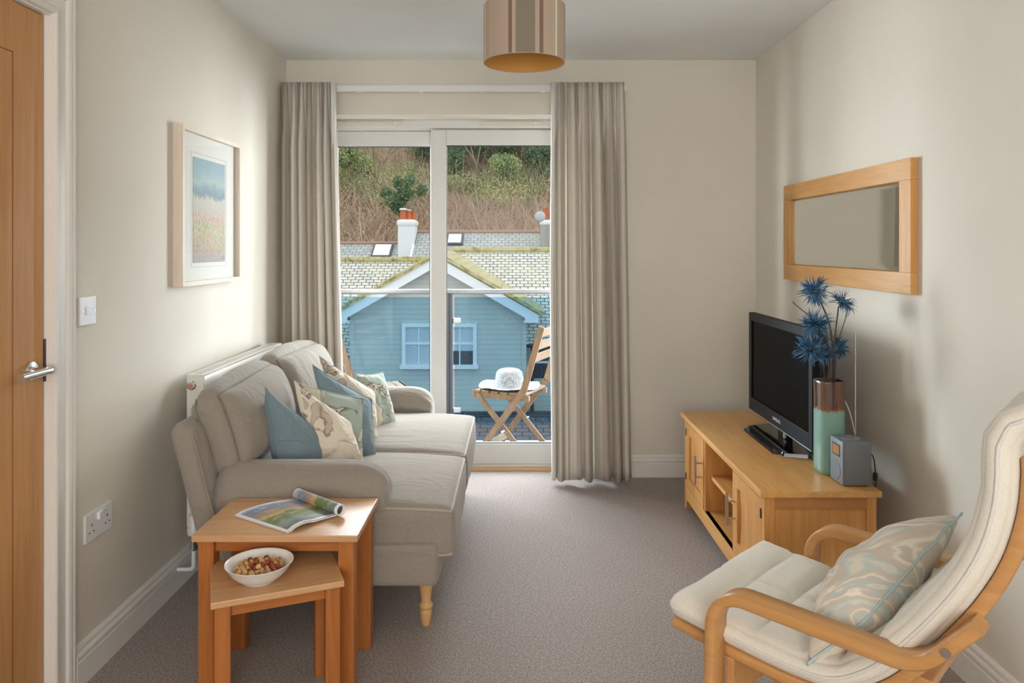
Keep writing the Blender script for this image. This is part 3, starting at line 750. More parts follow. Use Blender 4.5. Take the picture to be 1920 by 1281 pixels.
mkw('lettering', text_bm('SAMSUNG', .021, .0004, mm), plain('silver_print', (.6, .6, .62, 1), .4), tv)

# ================================================================== VASE + FLOWERS
vs = empty('vase', (1.172, 2.748, .479), radians(8), 'tall ceramic vase, brown glaze above turquoise, on the cabinet beside the television', 'vase')
def vase_mat():
    t = NT('brown_over_turquoise_glaze'); t.bsdf(.12, .6)
    s_ = t.n('ShaderNodeSeparateXYZ'); t.l(t.coord(), s_.inputs[0])
    n = t.noise(t.coord(scale=(60, 60, 6)), 1.2, 4, .6); n2 = t.noise(t.coord(scale=(30, 30, 3)), 1.1, 2)
    z = t.math('ADD', s_.outputs[2], t.math('MULTIPLY', t.math('SUBTRACT', n, .5), .03))
    c = t.ramp(t.math('DIVIDE', z, .35), [(.0, srgb(124, 166, 154)), (.3, srgb(128, 168, 158)), (.655, srgb(136, 174, 164)), (.675, srgb(140, 150, 120)), (.69, srgb(150, 84, 44)), (.74, srgb(104, 70, 52)), (.82, srgb(92, 70, 62)), (1, srgb(60, 44, 40))])
    br = t.ramp(n2, [(.45, srgb(58, 34, 26)), (.55, srgb(130, 92, 66)), (.62, srgb(112, 96, 92))])
    m = t.ramp(t.math('DIVIDE', z, .35), [(.67, (0, 0, 0, 1)), (.71, (.75, .75, .75, 1))])
    t.l(t.mix(m, c, br), t.b.inputs['Base Color']); t.bump(n, .1, .001); return t.m
def lens_lathe(prof, n=56):
    bm = bmesh.new(); rings = []
    for r, z in prof:
        ring = []
        for k in range(n):
            a = 2*pi*k/n; ca, sa = cos(a), sin(a); e = 2/3.4
            ring.append(bm.verts.new((r*math.copysign(abs(ca)**e, ca), r*1.02*math.copysign(abs(sa)**e, sa), z)))
        rings.append(ring)
    for A, Bn in zip(rings, rings[1:]):
        for k in range(n): bm.faces.new((A[k], A[(k+1) % n], Bn[(k+1) % n], Bn[k]))
    bm.faces.new(rings[0][::-1]); bm.faces.new(rings[-1]); return bm
mk('vase_body', lens_lathe([(.042, 0), (.046, .003), (.048, .02), (.0475, .15), (.047, .30), (.048, .335), (.0485, .341), (.0465, .345), (.0435, .343), (.0425, .33), (.0425, .10), (.03, .09)]), vase_mat(), vs, smooth=True)
blue = NT('blue_petals'); blue.bsdf(.6, .2)
blue.l(blue.ramp(blue.noise(blue.coord(), 40, 3), [(.3, srgb(30, 58, 88)), (.5, srgb(58, 104, 138)), (.68, srgb(112, 152, 180))]), blue.b.inputs['Base Color']); M['petal'] = blue.m
M['stem'] = plain('dark_stem', srgb(52, 38, 32), .5)
M['fcore'] = plain('ochre_flower_core', srgb(190, 140, 90), .8)
def flower(label, head, aim, base, mid, r, seed, npet=110):
    rnd = random.Random(seed); head = Vector(head); aim = Vector(aim).normalized()
    root = empty('artificial_flower', base, 0, label, 'flower', 'blue flowers in the vase')
    pts = cat([base, mid, head-aim*.012], 8)
    mkw('stem', T(pts, .0028, 7), M['stem'], root, smooth=True)
    a, b = frame(aim); bm = bmesh.new()
    for k in range(npet):
        ring = k/npet; th = rnd.uniform(0, 2*pi); tilt = .15+1.35*sqrt(ring)+rnd.uniform(-.12, .12)
        L = r*rnd.uniform(.75, 1.2); dirr = (a*cos(th)+b*sin(th))
        curl = rnd.uniform(-.5, .5)+.35; side = aim.cross(dirr); side = (side+aim*rnd.uniform(-.5, .5)).normalized(); wv = .0029*rnd.uniform(.7, 1.2)
        prev = None
        for s in range(6):
            t = s/5; ang = tilt+curl*t*t*.9
            q = head+(aim*cos(ang)+dirr*sin(ang))*L*t + side*sin(t*3+k)*.006
            wd = wv*(sin(pi*min(1, .18+t*.75))**.7)*(1-.75*t**4)
            nn = (q-head).normalized().cross(side)*wd*.45
            c = [bm.verts.new(q-side*wd), bm.verts.new(q+nn), bm.verts.new(q+side*wd), bm.verts.new(q-nn)]
            if prev:
                for m in range(4): bm.faces.new((prev[m], prev[(m+1) % 4], c[(m+1) % 4], c[m]))
            prev = c
        bm.faces.new(prev)
    mkw('petals', bm, M['petal'], root, smooth=True)
    bm = bmesh.new(); bmesh.ops.create_icosphere(bm, subdivisions=2, radius=.009, matrix=Matrix.Translation(head-aim*.002)); mkw('flower_core', bm, M['fcore'], root, smooth=True)
def P_(px, py, Y): return Vector(((px-966)*Y/1380, Y, 1.32+(463-py)*Y/1380))
vz = .80
def vb(dx, dy): return (1.172+dx, 2.748+dy, .58)
flower('topmost blue spiky flower on the left of the vase', P_(1530, 547, 2.70), (-.55, -.5, .35), vb(.0, .005), P_(1560, 640, 2.72), .060, 1)
flower('blue spiky flower leaning right, uppermost on the right of the vase', P_(1577, 571, 2.74), (.45, -.35, .55), vb(.012, .0), P_(1563, 665, 2.74), .060, 2)
flower('blue spiky flower just below the topmost one', P_(1531, 610, 2.68), (-.55, -.4, .45), vb(-.006, -.004), P_(1555, 670, 2.72), .062, 3)
flower('lowest blue spiky flower, hanging in front of the television screen', P_(1520, 654, 2.70), (-.35, -.85, -.1), vb(-.016, -.012), P_(1546, 700, 2.72), .062, 4)
flower('blue flower half hidden behind the stems, above the vase mouth', P_(1550, 664, 2.76), (-.75, -.2, .35), vb(-.01, .014), P_(1553, 705, 2.75), .052, 5)
flower('small blue flower low on the right of the stems', P_(1568, 652, 2.79), (.5, .1, .1), vb(.018, .014), P_(1564, 700, 2.77), .050, 6)
for i, (a, b, c, lab) in enumerate((((-.004, .01), (1530, 610), (1486, 566), 'thin bare twig pointing up to the left out of the vase'), ((.02, .0), (1572, 640), (1588, 590), 'thin curved twig rising on the right of the vase'), ((.005, .018), (1552, 640), (1546, 606), 'short thin twig in the middle of the vase flowers'))):
    tw = empty('twig', vb(*a), 0, lab, 'twig')
    mkw('twig_stem', T(cat([vb(*a), P_((b[0]+1560)/2, 680, 2.76), P_(*b, 2.76), P_(*c, 2.75)]), [.0022]*9+[.0015]*16, 6), M['stem'], tw)

# ================================================================== RADIO
ra = empty('radio', (1.198, 2.628, .479), 0, 'small grey radio with amber display and raised aerial on the oak cabinet', 'radio')
gy = plain('grey_radio_case', srgb(112, 117, 121), .5); gf = plain('grey_radio_face', srgb(124, 129, 134), .45)
rx, ry, rh = .0515, .052, .158
mk('case', B(-rx+.004, rx, -ry, ry, 0.004, rh, bev=.006), gy, ra, angle=40)
fc = mk('front_face', B(-rx, -rx+.005, -ry+.001, ry-.001, .005, rh-.001, bev=.003), gf, ra, angle=40)
mk('display', B(-rx-.001, -rx+.002, -ry+.022, ry-.020, .098, .140), M['rubber'], ra)
mk('display_window', B(-rx-.0016, -rx+.001, -ry+.027, ry-.025, .103, .135), plain('amber_display', srgb(176, 122, 66), .3), ra)
gs = NT('speaker_grille'); gs.bsdf(.6, .3); vo = gs.n('ShaderNodeTexVoronoi'); vo.inputs['Scale'].default_value = 330; vo.inputs['Randomness'].default_value = 0; gs.l(gs.coord(), vo.inputs[0])
gs.l(gs.ramp(vo.outputs[0], [(.25, srgb(60, 66, 74)), (.4, srgb(118, 126, 134))]), gs.b.inputs['Base Color'])
mk('speaker', L_([(0, -.0015), (.033, -.0015), (.035, 0), (.035, .002), (0, .002)], 36, (-rx, 0, .048), 'X'), gs.m, ra)
kd = mk('control_dial', L_([(0, 0), (.030, 0), (.030, .003), (.026, .004), (.024, .0025), (.012, .0025), (.012, .005), (0, .006)], 32, (.0, -.002, rh-.001)), gf, ra, angle=40)
mk('dial_ring', T([(.029*cos(a*pi/16), -.002+.029*sin(a*pi/16), rh+.002) for a in range(32)], .0012, 6, True), M['chrome'], ra)
for x, y in ((-.035, -.035), (-.035, .035), (.035, -.035), (.035, .035)): mk('foot', L_([(0, 0), (.006, 0), (.006, .005), (0, .005)], 12, (x, y, 0)), M['rubber'], ra)
an = bmesh.new(); az = [.0, .09, .16, .225, .285, .34, .395]; rr = [.0026, .0022, .0018, .0015, .0012, .0009]
for k in range(6): tube(an, [(.034, .036, .13+az[k]), (.034, .036, .13+az[k+1])], rr[k], 8)
bmesh.ops.create_icosphere(an, subdivisions=2, radius=.0032, matrix=Matrix.Translation((.034, .036, .527)))
mk('aerial', an, M['chrome'], ra)
pc = mkw('power_lead', T(cat([(1.245, 2.66, .575), (1.275, 2.655, .577), (1.290, 2.65, .56), (1.297, 2.65, .51), (1.298, 2.65, .47), (1.296, 2.65, .42), (1.300, 2.65, .33), (1.290, 2.65, .26), (1.284, 2.66, .20), (1.288, 2.66, .1), (1.29, 2.64, .02)]), .0022, 7), M['rubber'], ra)
mkw('plug_end', T([(1.247, 2.66, .575), (1.262, 2.658, .576)], .0045, 10), M['rubber'], ra)
mkw('ferrite_bead', B(1.291, 1.303, 2.645, 2.657, .478, .506, bev=.002), M['rubber'], pc)
wc = empty('aerial_cable', (1.24, 2.79, .479), 0, 'thin white cable arching from behind the vase down behind the radio', 'cable')
mkw('cable_run', T(cat([(1.235, 2.80, .50), (1.222, 2.80, .66), (1.232, 2.80, .752), (1.262, 2.79, .71), (1.285, 2.78, .60), (1.288, 2.78, .50), (1.286, 2.78, .42)]), .0022, 7), M['plastic'], wc)
cl = empty('cable_coil', (1.30, 2.6, 0), 0, 'black leads bunched by the wall at the near end of the cabinet', 'cable')
mkw('cable_run', T(cat([(1.29, 2.66, .01), (1.30, 2.58, .05), (1.31, 2.56, .16), (1.295, 2.60, .20), (1.29, 2.62, .12), (1.31, 2.58, .06), (1.32, 2.62, .17), (1.31, 2.70, .1), (1.31, 2.9, .006)]), .0035, 8), M['rubber'], cl)

# ================================================================== NEST OF TABLES
def table(name, corner, ex, ey, w_, d_, hgt, leg, over, th, label, rail):
    """corner = front-left corner of the top; ex along the front edge, ey to the back"""
    ang = math.atan2(ex[1], ex[0]); r = empty(name, (corner[0], corner[1], 0), ang, label, 'side table')
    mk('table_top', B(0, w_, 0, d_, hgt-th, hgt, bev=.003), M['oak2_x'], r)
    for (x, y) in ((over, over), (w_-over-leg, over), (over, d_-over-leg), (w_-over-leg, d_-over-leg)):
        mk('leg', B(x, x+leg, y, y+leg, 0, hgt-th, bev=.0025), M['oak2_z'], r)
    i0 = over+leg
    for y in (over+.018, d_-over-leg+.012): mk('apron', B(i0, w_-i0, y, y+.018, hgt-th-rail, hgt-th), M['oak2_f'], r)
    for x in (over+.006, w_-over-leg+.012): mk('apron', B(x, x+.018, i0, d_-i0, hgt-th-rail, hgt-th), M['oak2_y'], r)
    return r
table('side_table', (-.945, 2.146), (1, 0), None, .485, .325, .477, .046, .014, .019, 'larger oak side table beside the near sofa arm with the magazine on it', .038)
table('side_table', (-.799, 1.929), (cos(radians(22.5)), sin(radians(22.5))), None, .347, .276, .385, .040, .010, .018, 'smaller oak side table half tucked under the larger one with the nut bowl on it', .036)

# ---- bowl with nuts
bc = Vector((-.716, 2.060, .3855))
bo = empty('bowl', bc, 0, 'white porcelain bowl holding hazelnuts on the smaller oak table', 'bowl')
mk('bowl_body', L_([(0, .0), (.042, 0), (.044, .002), (.046, .005), (.064, .017), (.080, .034), (.0915, .054), (.0925, .055), (.0905, .0555), (.088, .053), (.076, .035), (.060, .021), (.045, .011), (.02, .008), (0, .0075)], 56, (0, 0, 0)), M['porcelain'], bo, smooth=True)
nuts = []
def nut_mat(nm, a, b):
    t = NT(nm); t.bsdf(.45, .35); t.l(t.ramp(t.noise(t.coord(), 90, 3), [(.35, a), (.65, b)]), t.b.inputs['Base Color']); return t.m
nm_ = [nut_mat('blanched_nut', srgb(214, 178, 118), srgb(190, 148, 92)), nut_mat('red_brown_nut', srgb(160, 82, 48), srgb(122, 48, 28)), nut_mat('mottled_nut', srgb(206, 164, 104), srgb(158, 96, 56))]
nl = ['pale blanched hazelnut in the white bowl', 'red-brown skinned hazelnut in the white bowl', 'mottled half-skinned hazelnut in the white bowl']
protos = []
for k in range(3):
    bm = bmesh.new(); bmesh.ops.create_icosphere(bm, subdivisions=3, radius=.0079)
    for v in bm.verts:
        z = v.co.z/.0079; v.co.z *= 1.06 if z > 0 else .93; v.co.z += .0009*max(0, z-.8)*5; v.co *= 1+.03*noise.noise(v.co*300)
    me = bpy.data.meshes.new('hazelnut'); bm.to_mesh(me); bm.free(); me.shade_smooth(); me.materials.append(nm_[k]); protos.append(me)
rnd = random.Random(5); first = [None]*3
def bowl_r(z):  # inner radius
    pr = [(.011, .045), (.021, .060), (.035, .076), (.053, .088)]
    for (a, ra_), (b, rb_) in zip(pr, pr[1:]):
        if z <= b: return ra_+(rb_-ra_)*max(0, z-a)/(b-a)
    return .09
for lay, (z, rm) in enumerate(((.016, .044), (.028, .058), (.0395, .060), (.050, .026))):
    d = .0166
    for i in range(-8, 9):
        for j in range(-8, 9):
            x = (i+.5*(j % 2)+(.33 if lay % 2 else 0))*d; y = j*d*.87+(.29*d if lay % 2 else 0)
            r = sqrt(x*x+y*y)
            if r > min(rm, bowl_r(z)-.009): continue
            if lay == 3 and rnd.random() < .3: continue
            kk = rnd.choices((0, 1, 2), (max(.15, .55-x*9), .45, .3))[0]
            if first[kk] is None: o = bpy.data.objects.new('hazelnut', protos[kk]); first[kk] = o
            else: o = first[kk].copy()
            C.objects.link(o); o.location = bc+Vector((x+rnd.uniform(-.0004, .0004), y, z+rnd.uniform(-.0006, .0006)))
            o.rotation_euler = (rnd.uniform(0, 6), rnd.uniform(0, 6), rnd.uniform(0, 6))
            o['label'] = nl[kk]; o['category'] = 'nut'; o['group'] = 'hazelnuts in the white bowl, ' + ('pale', 'red-brown', 'mottled')[kk]

# ---- magazine
mgz = empty('magazine', (-.72, 2.30, .4775), 0, 'open colour magazine with its right side rolled up on the larger oak table', 'magazine')
def page_mat():
    t = NT('printed_landscape_page'); t.bsdf(.25, .5)
    u = t.n('ShaderNodeUVMap'); s_ = t.n('ShaderNodeSeparateXYZ'); t.l(u.outputs[0], s_.inputs[0])
    mp = t.n('ShaderNodeMapping'); mp.inputs['Scale'].default_value = (3, 9, 1); mp.inputs['Rotation'].default_value = (0, 0, .35); t.l(u.outputs[0], mp.inputs[0])
    n = t.noise(mp.outputs[0], 1.1, 4, .6, .6)
    f = t.math('ADD', t.math('MULTIPLY', s_.outputs[1], .75), t.math('MULTIPLY', n, .55))
    c = t.ramp(f, [(.22, srgb(96, 120, 100)), (.34, srgb(110, 122, 126)), (.44, srgb(150, 156, 150)), (.52, srgb(112, 138, 84)), (.60, srgb(124, 130, 86)), (.68, srgb(206, 178, 130)), (.78, srgb(170, 150, 130)), (.88, srgb(132, 142, 160)), (1, srgb(170, 190, 220))])
    def edge(s, a, b): return t.math('MULTIPLY', t.math('GREATER_THAN', s, a), t.math('LESS_THAN', s, b))
    ins = t.math('MULTIPLY', edge(s_.outputs[0], .05, 2.0), edge(s_.outputs[1], .05, .95))
    t.l(t.mix(ins, srgb(238, 238, 240), c), t.b.inputs['Base Color']); return t.m
pm = page_mat(); pw = plain('white_paper_edge', srgb(232, 232, 232), .6)
# corners from the photo: near-left, near-front, far (top), roll
A_ = Vector((-.879, 2.305, .4785)); Bc = Vector((-.671, 2.166, .4785)); Rf = Vector((-.735, 2.438, .4785)); Rn = Vector((-.556, 2.300, .4785))
bm = bmesh.new(); uvl = bm.loops.layers.uv.new('UVMap'); G = []
nu, nv = 30, 16
for i in range(nu+1):
    u = i/nu; row = []
    for j in range(nv+1):
        v = j/nv
        p = (A_*(1-u)+Rf*u)*v+(Bc*(1-u)+Rn*u)*(1-v)
        hgt = .007+.008*sin(pi*u)*(.5+.5*v)+.006*max(0, sin(2*pi*(u*1.15-.1)))*(1-v)
        row.append(bm.verts.new((p.x, p.y, .478+hgt*min(1, u*5+.35))))
    G.append(row)
for i in range(nu):
    for j in range(nv):
        f = bm.faces.new((G[i][j], G[i+1][j], G[i+1][j+1], G[i][j+1]))
        for lp_, (a, b) in zip(f.loops, ((i, j), (i+1, j), (i+1, j+1), (i, j+1))): lp_[uvl].uv = (a/nu, b/nv)
o = mkw('open_page', bm, pm, mgz, smooth=True)
# page block beneath
bm = bmesh.new(); top = [[bm.verts.new(v) for v in [(A_*(1-i/20)+Rf*(i/20))*j+(Bc*(1-i/20)+Rn*(i/20))*(1-j) for j in (0, 1)]] for i in range(21)]
for i, r in enumerate(top):
    u = i/20
    for j, v in enumerate(r): v.co.z = .4775+(.007+.008*sin(pi*u)*(.5+.5*j)+.006*max(0, sin(2*pi*(u*1.15-.1)))*(1-j))*min(1, u*5+.35)-.0012
bot = [[bm.verts.new((v.co.x, v.co.y, max(.4772, v.co.z-.0042))) for v in r] for r in top]
for i in range(20):
    for q in ((top[i][0], top[i+1][0], top[i+1][1], top[i][1]), (bot[i][0], bot[i+1][0], bot[i+1][1], bot[i][1]), (top[i][0], top[i+1][0], bot[i+1][0], bot[i][0]), (top[i][1], top[i+1][1], bot[i+1][1], bot[i][1])): bm.faces.new(q)
bm.faces.new((top[0][0], top[0][1], bot[0][1], bot[0][0]))
mkw('page_block', bm, pw, mgz, smooth=False)
# roll
bm = bmesh.new(); uvl = bm.loops.layers.uv.new('UVMap')
ax0, ax1 = Rn+Vector((.006, -.012, 0)), Rf+Vector((.002, .006, 0)); dr = (ax1-ax0); a1 = dr.normalized(); side = Vector((a1.y, -a1.x, 0))
G = []; nt = 60
for i in range(nt+1):
    th = -pi/2-.2+(2*pi*1.9)*i/nt; rad = .0185-.0035*i/nt
    row = []
    for j in range(nv+1):
        p = ax0+dr*(j/nv)+side*(rad*cos(th)+.010)+Vector((0, 0, .0195+rad*sin(th))); row.append(bm.verts.new(p))
    G.append(row)
for i in range(nt):
    for j in range(nv):
        f = bm.faces.new((G[i][j], G[i+1][j], G[i+1][j+1], G[i][j+1]))
        for lp_, (a, b) in zip(f.loops, ((i, j), (i+1, j), (i+1, j+1), (i, j+1))): lp_[uvl].uv = (.3+a/nt*1.3, b/nv)
o = mkw('rolled_pages', bm, pm, mgz, smooth=True); o.modifiers.new('t', 'SOLIDIFY').thickness = .0016
# ================================================================== SOFA
sf = empty('sofa', (-.67, 3.22, 0), 0, 'taupe linen two-seater sofa with rolled arms along the left wall', 'sofa')
def seat_cushion(yc, hy, seed, lab=None):
    h_ = (.375, hy, .085); c = Vector((-.585, yc, .355)); bl = (.008, .006, .030)
    def fn(q):
        x, y, z = q
        # box-edge seams stay crisp, top crowns; slight drop to the front
        return c+Vector((x, y, z - .012*max(0, x/.375)**2 + .004*sin(9*y+seed)*(z > 0)))
    o = mkw('seat_cushion', softbox(h_, .030, bl, 22, fn, .0045, 6, seed, (.5, 1.6, 1)), M['sofa'], sf, smooth=True)
    for s in (1, -1): mkw('piping', T(loop_pts(h_, .030, 2, s, 14, bl, fn, .0035), .0052, 7, True), M['piping'], o, smooth=True)
seat_cushion(2.830, .325, 2); seat_cushion(3.540, .372, 9)
def back_cushion(yc, hy, seed, tw=0, zt=0):
    h_ = (.062, hy, .155); bl = (.075, .012, .030)
    R = Matrix.Rotation(radians(-16), 3, 'Y') @ Matrix.Rotation(radians(tw), 3, 'X')
    c = Vector((-1.035, yc, .668+zt))
    def fn(q):
        q = Vector(q); q.x += -.012*(q.z/.17)**2
        return c+R @ q
    o = mkw('back_cushion', softbox(h_, .055, bl, 22, fn, .007, 5.5, seed, (1, 1.4, .6)), M['sofa'], sf, smooth=True)
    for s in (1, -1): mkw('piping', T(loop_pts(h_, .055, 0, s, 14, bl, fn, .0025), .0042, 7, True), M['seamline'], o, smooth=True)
back_cushion(2.865, .310, 4, 1.5); back_cushion(3.530, .335, 12, -1, .012)
def arm(yc, sgn):
    """rolled arm, lofted from back to front, rounded and gathered at the front"""
    bm = bmesh.new(); rings = []; n = 44
    xs = [(-1.06+.06*k, 1, 0) for k in range(9)]
    xs = [-1.04, -.98, -.88, -.78, -.68, -.60, -.55, -.52, -.495, -.475, -.46, -.449, -.442, -.438]
    for ix, x in enumerate(xs):
        t = max(0, min(1, (x+.61)/.172)); sc = .12+.88*sqrt(max(0, 1-t**2.3))
        ring = []
        for k in range(n):
            a = 2*pi*k/n; ca, sa = cos(a), sin(a)
            # roll of radius .098 on an upright panel
            r = .098; zc = .472; y = r*ca; z = zc+r*sa
            if sa < -.2:
                u = (-sa-.2)/.8; z = zc-.02-(zc-.02-.185)*u**.8; y = r*ca/max(.35, abs(ca)**.25)*(.86 if sgn*ca < 0 else .80)
                y = math.copysign(min(abs(y), .082), y) if u > .15 else y
            y += sgn*(-.012)*(1 if sa > 0 else .0)
            dz = z-zc; y2, z2 = y, z
            if sa >= -.2: y2, z2 = y*(1-(1-sc)*.35), zc+dz*(1-(1-sc)*.35)-.075*(1-sc)**1.3
            else: y2 = y*(1-(1-sc)*.35)
            if t > 0 and sa > -.1: f = .004*sin(11*a)*min(1, t)*(1-.2*t); y2 += f*ca; z2 += f*sa
            w_ = .004*noise.noise(Vector((x*5, a*1.2, yc)))
            ring.append(bm.verts.new((x + (.0 if sa >= -.2 else -.012*min(1, t)), yc+y2+w_*ca, z2+w_*sa - .012*max(0, -(x+.8))*0)))
        rings.append(ring)
    for A, Bn in zip(rings, rings[1:]):
        for k in range(n): bm.faces.new((A[k], A[(k+1) % n], Bn[(k+1) % n], Bn[k]))
    bm.faces.new(rings[0][::-1]); bm.faces.new(rings[-1])
    o = mkw('arm', bm, M['sofa'], sf, smooth=True); s_ = o.modifiers.new('ss', 'SUBSURF'); s_.levels = s_.render_levels = 1
arm(2.575, -1); arm(3.975, 1)
# base, front border and loose skirt
def basefn(q):
    return Vector((-.655, 3.272, .245))+Vector(q)
mkw('base', softbox((.395, .795, .075), .022, (.004, .004, 0), 18, basefn, .004, 5, 3), M['sofa'], sf, smooth=True)
def backfn(q):
    z = q[2]; return Vector((-1.055-.255*(z+.04), 3.272, .455))+Vector(q)
bk = mkw('back_frame', softbox((.048, .800, .262), .040, (.006, .0, .01), 18, backfn, .004, 5, 6), M['sofa'], sf, smooth=True)
for s in (-1, 1):
    mkw('seam_piping', T([backfn(Vector((.040, s*.795, z))) for z in (-.24, -.1, .05, .15, .22)], .0032, 6), M['sofa'], bk)
LP = [(0, .176), (.026, .176), (.027, .165), (.026, .15), (.0215, .125), (.0175, .10), (.0165, .085), (.017, .080), (.0225, .076), (.0245, .068), (.0225, .060), (.0175, .057), (.0205, .050), (.0205, .038), (.017, .018), (.0135, .002), (.013, 0), (0, 0)]
for x, y in ((-.312, 2.572), (-.312, 3.95), (-.97, 2.572), (-.97, 3.95)): mkw('turned_leg', L_(LP, 28, (x, y, 0)), M['legwood'], sf, angle=50)

# ================================================================== SOFA CUSHIONS
def scatter(label, c, wv, uv, w_, h_, t_, mat, seed, wr=.006, rim=True, rmat=None, name='scatter_cushion', group=None):
    m = orient(c, wv, uv); o = empty_m(name, m, label, 'cushion', group)
    bm, rp = pillow_bm(w_, h_, t_, 26, seed, wr)
    cv = mk('cushion_cover', bm, mat, o, smooth=True)
    mk('seam', T(rp, .0028 if not rmat else .0034, 6, True), rmat or mat, cv, smooth=True)
    return o
G7 = 'scatter cushions on the sofa'
def P_(px, py, Y): return Vector(((px-966)*Y/1380, Y, 1.32+(463-py)*Y/1380))
def slumped(label, NT_, FT, FB, NB, t_, mat, seed, wr=.006, bias=.5, group=None, rmat=None):
    """cushion draped between four corners (near-top, far-top, far-bottom, near-bottom)"""
    c = (NT_+FT+FB+NB)/4; o = empty('scatter_cushion', c, 0, label, 'cushion', group or (None if rmat else G7)); n = 28
    nn = (FT-NT_).cross(NB-NT_).normalized()
    if nn.x < 0: nn = -nn
    bm = bmesh.new(); g = {}
    for s in (1, -1):
        for i in range(n+1):
            for j in range(n+1):
                u, v = i/n, j/n; U, V = 2*u-1, 2*v-1
                if s == -1 and (i in (0, n) or j in (0, n)): continue
                k = max(0, 1-abs(U)**2.6)**.6*max(0, 1-abs(V)**2.6)**.6
                uu = .5+.5*U*(1-.06*(1-V*V)*abs(U)); vv = .5+.5*V*(1-.06*(1-U*U)*abs(V))
                p = (NT_*(1-uu)+FT*uu)*(1-vv)+(NB*(1-uu)+FB*uu)*vv-c
                q = Vector((p.x*7+seed, p.y*7, p.z*7+s))
                h = s*t_*(bias if s > 0 else 1-bias)*k+wr*(noise.noise(q)+.7*noise.noise(q*2.2)+.4*noise.noise(q*4.5))*(.35+k)
                g[(i, j, s)] = bm.verts.new(p+nn*h)
    G_ = lambda i, j, s: g.get((i, j, s)) or g[(i, j, 1)]
    for s in (1, -1):
        for i in range(n):
            for j in range(n):
                try: bm.faces.new((G_(i, j, s), G_(i+1, j, s), G_(i+1, j+1, s), G_(i, j+1, s)))
                except ValueError: pass
    rim = [g[(i, 0, 1)].co.copy() for i in range(n)]+[g[(n, j, 1)].co.copy() for j in range(n)]+[g[(i, n, 1)].co.copy() for i in range(n, 0, -1)]+[g[(0, j, 1)].co.copy() for j in range(n, 0, -1)]
    cv = mk('cushion_cover', bm, mat, o, smooth=True); mk('seam', T(rim, .0032 if rmat else .0028, 6, True), rmat or mat, cv, smooth=True); return o
slumped('plain blue cushion nearest the camera, leaning on the sofa back', P_(498, 727, 2.68), P_(566, 800, 2.93), P_(613, 868, 2.88), P_(527, 905, 2.72), .15, M['bluefab'], 1.0, .005, .5)
slumped('crumpled cream leaf-print cushion just behind the nearest blue one', P_(552, 714, 2.82), P_(658, 792, 3.0), P_(684, 872, 2.94), P_(588, 905, 2.83), .11, M['cream_fl'], 2.2, .014)
slumped('sage leaf-print cushion squeezed between the cream one and the further blue one', P_(558, 718, 2.99), P_(682, 747, 3.12), P_(680, 866, 2.99), P_(600, 885, 2.97), .07, M['sage_fl'], 3.1, .005)
slumped('plain blue cushion in the middle of the row', P_(586, 684, 3.08), P_(697, 750, 3.20), P_(706, 864, 3.06), P_(625, 885, 3.02), .09, M['bluefab'], 4.7, .008)
slumped('cream leaf-print cushion leaning in the second half of the row', P_(600, 668, 3.24), P_(705, 735, 3.40), P_(708, 828, 3.33), P_(640, 850, 3.22), .10, M['cream_fl'], 5.3, .012)
slumped('sage leaf-print cushion furthest along, beside the far sofa arm', P_(668, 702, 3.55), P_(718, 698, 3.68), P_(745, 802, 3.60), P_(696, 812, 3.47), .10, M['sage_fl'], 6.6, .007)

# ================================================================== ARMCHAIR
ac = empty('armchair', (.4646, 1.714, 0), math.atan2(-.70, .714), 'bentwood cantilever armchair with cream quilted cushion in the lower right corner', 'armchair')
SW = .546
rail = cat([(-.135, 0, .385), (.03, 0, .368), (.18, 0, .360), (.28, 0, .374), (.365, 0, .430), (.43, 0, .505), (.485, 0, .580), (.535, 0, .660), (.574, 0, .745), (.596, 0, .83), (.603, 0, .90), (.603, 0, .938)], 6)
rail2 = [(p.x, p.z) for p in rail]
for y0 in (.034, SW-.034-.030):
    mk('seat_rail', strip(bmesh.new(), rail2, y0, y0+.030, .026), M['birch'], ac, angle=50)
armp = fillet([(.56, 0, .022), (-.01, 0, .022), (.005, 0, .528), (.438, 0, .520), (.575, 0, .680)], [.055, .078, .11], 10)
armp[-1] = Vector((.535, 0, .632))
armq = [(p.x, p.z) for p in armp]
for y0 in (-.030, SW-.030):
    a_ = mk('armrest_frame', strip(bmesh.new(), armq, y0, y0+.060, .026), M['birch'], ac, angle=50)
    yb = y0-.001 if y0 < .1 else y0+.061
    s = -1 if y0 < .1 else 1
    bm = bmesh.new(); lathe(bm, [(0, 0), (.007, 0), (.009, .002*s), (.009, .004*s), (0, .004*s)], 16, (.487, y0 if s < 0 else y0+.06, .574), 'Y')
    mk('bolt', bm, M['steel'], a_)
    for z in (.335, .165):
        mk('bolt', L_([(0, -.004), (.007, -.004), (.009, -.002), (.009, 0), (0, 0)], 16, (-.018, y0+.03, z), 'X'), M['steel'], a_)
for (x, z0, z1) in ((.012, .26, .36), (.012, .12, .20)):
    mk('cross_rail', B(x, x+.020, .030, SW-.030, z0, z1, bev=.003), M['birch'], ac)
mk('cross_rail', B(-.115, -.055, .064, SW-.064, .362, .380, bev=.003), M['birch'], ac)
mk('cross_rail', B(.40, .44, .064, SW-.064, .442, .462, bev=.003), M['birch'], ac)
mk('cross_rail', B(.592, .608, .064, SW-.064, .86, .93, bev=.003), M['birch'], ac)
mk('cross_rail', B(.50, .545, .030, SW-.030, .024, .044, bev=.003), M['birch'], ac)
# stretched canvas seat under the cushion
bm = bmesh.new(); rr_ = [[bm.verts.new((p.x, y, p.z+.004)) for y in (.064, SW-.064)] for p in rail[2:]]
for a, b in zip(rr_, rr_[1:]): bm.faces.new((a[0], a[1], b[1], b[0]))
mk('canvas_sling', bm, M['lining'], ac, smooth=True)
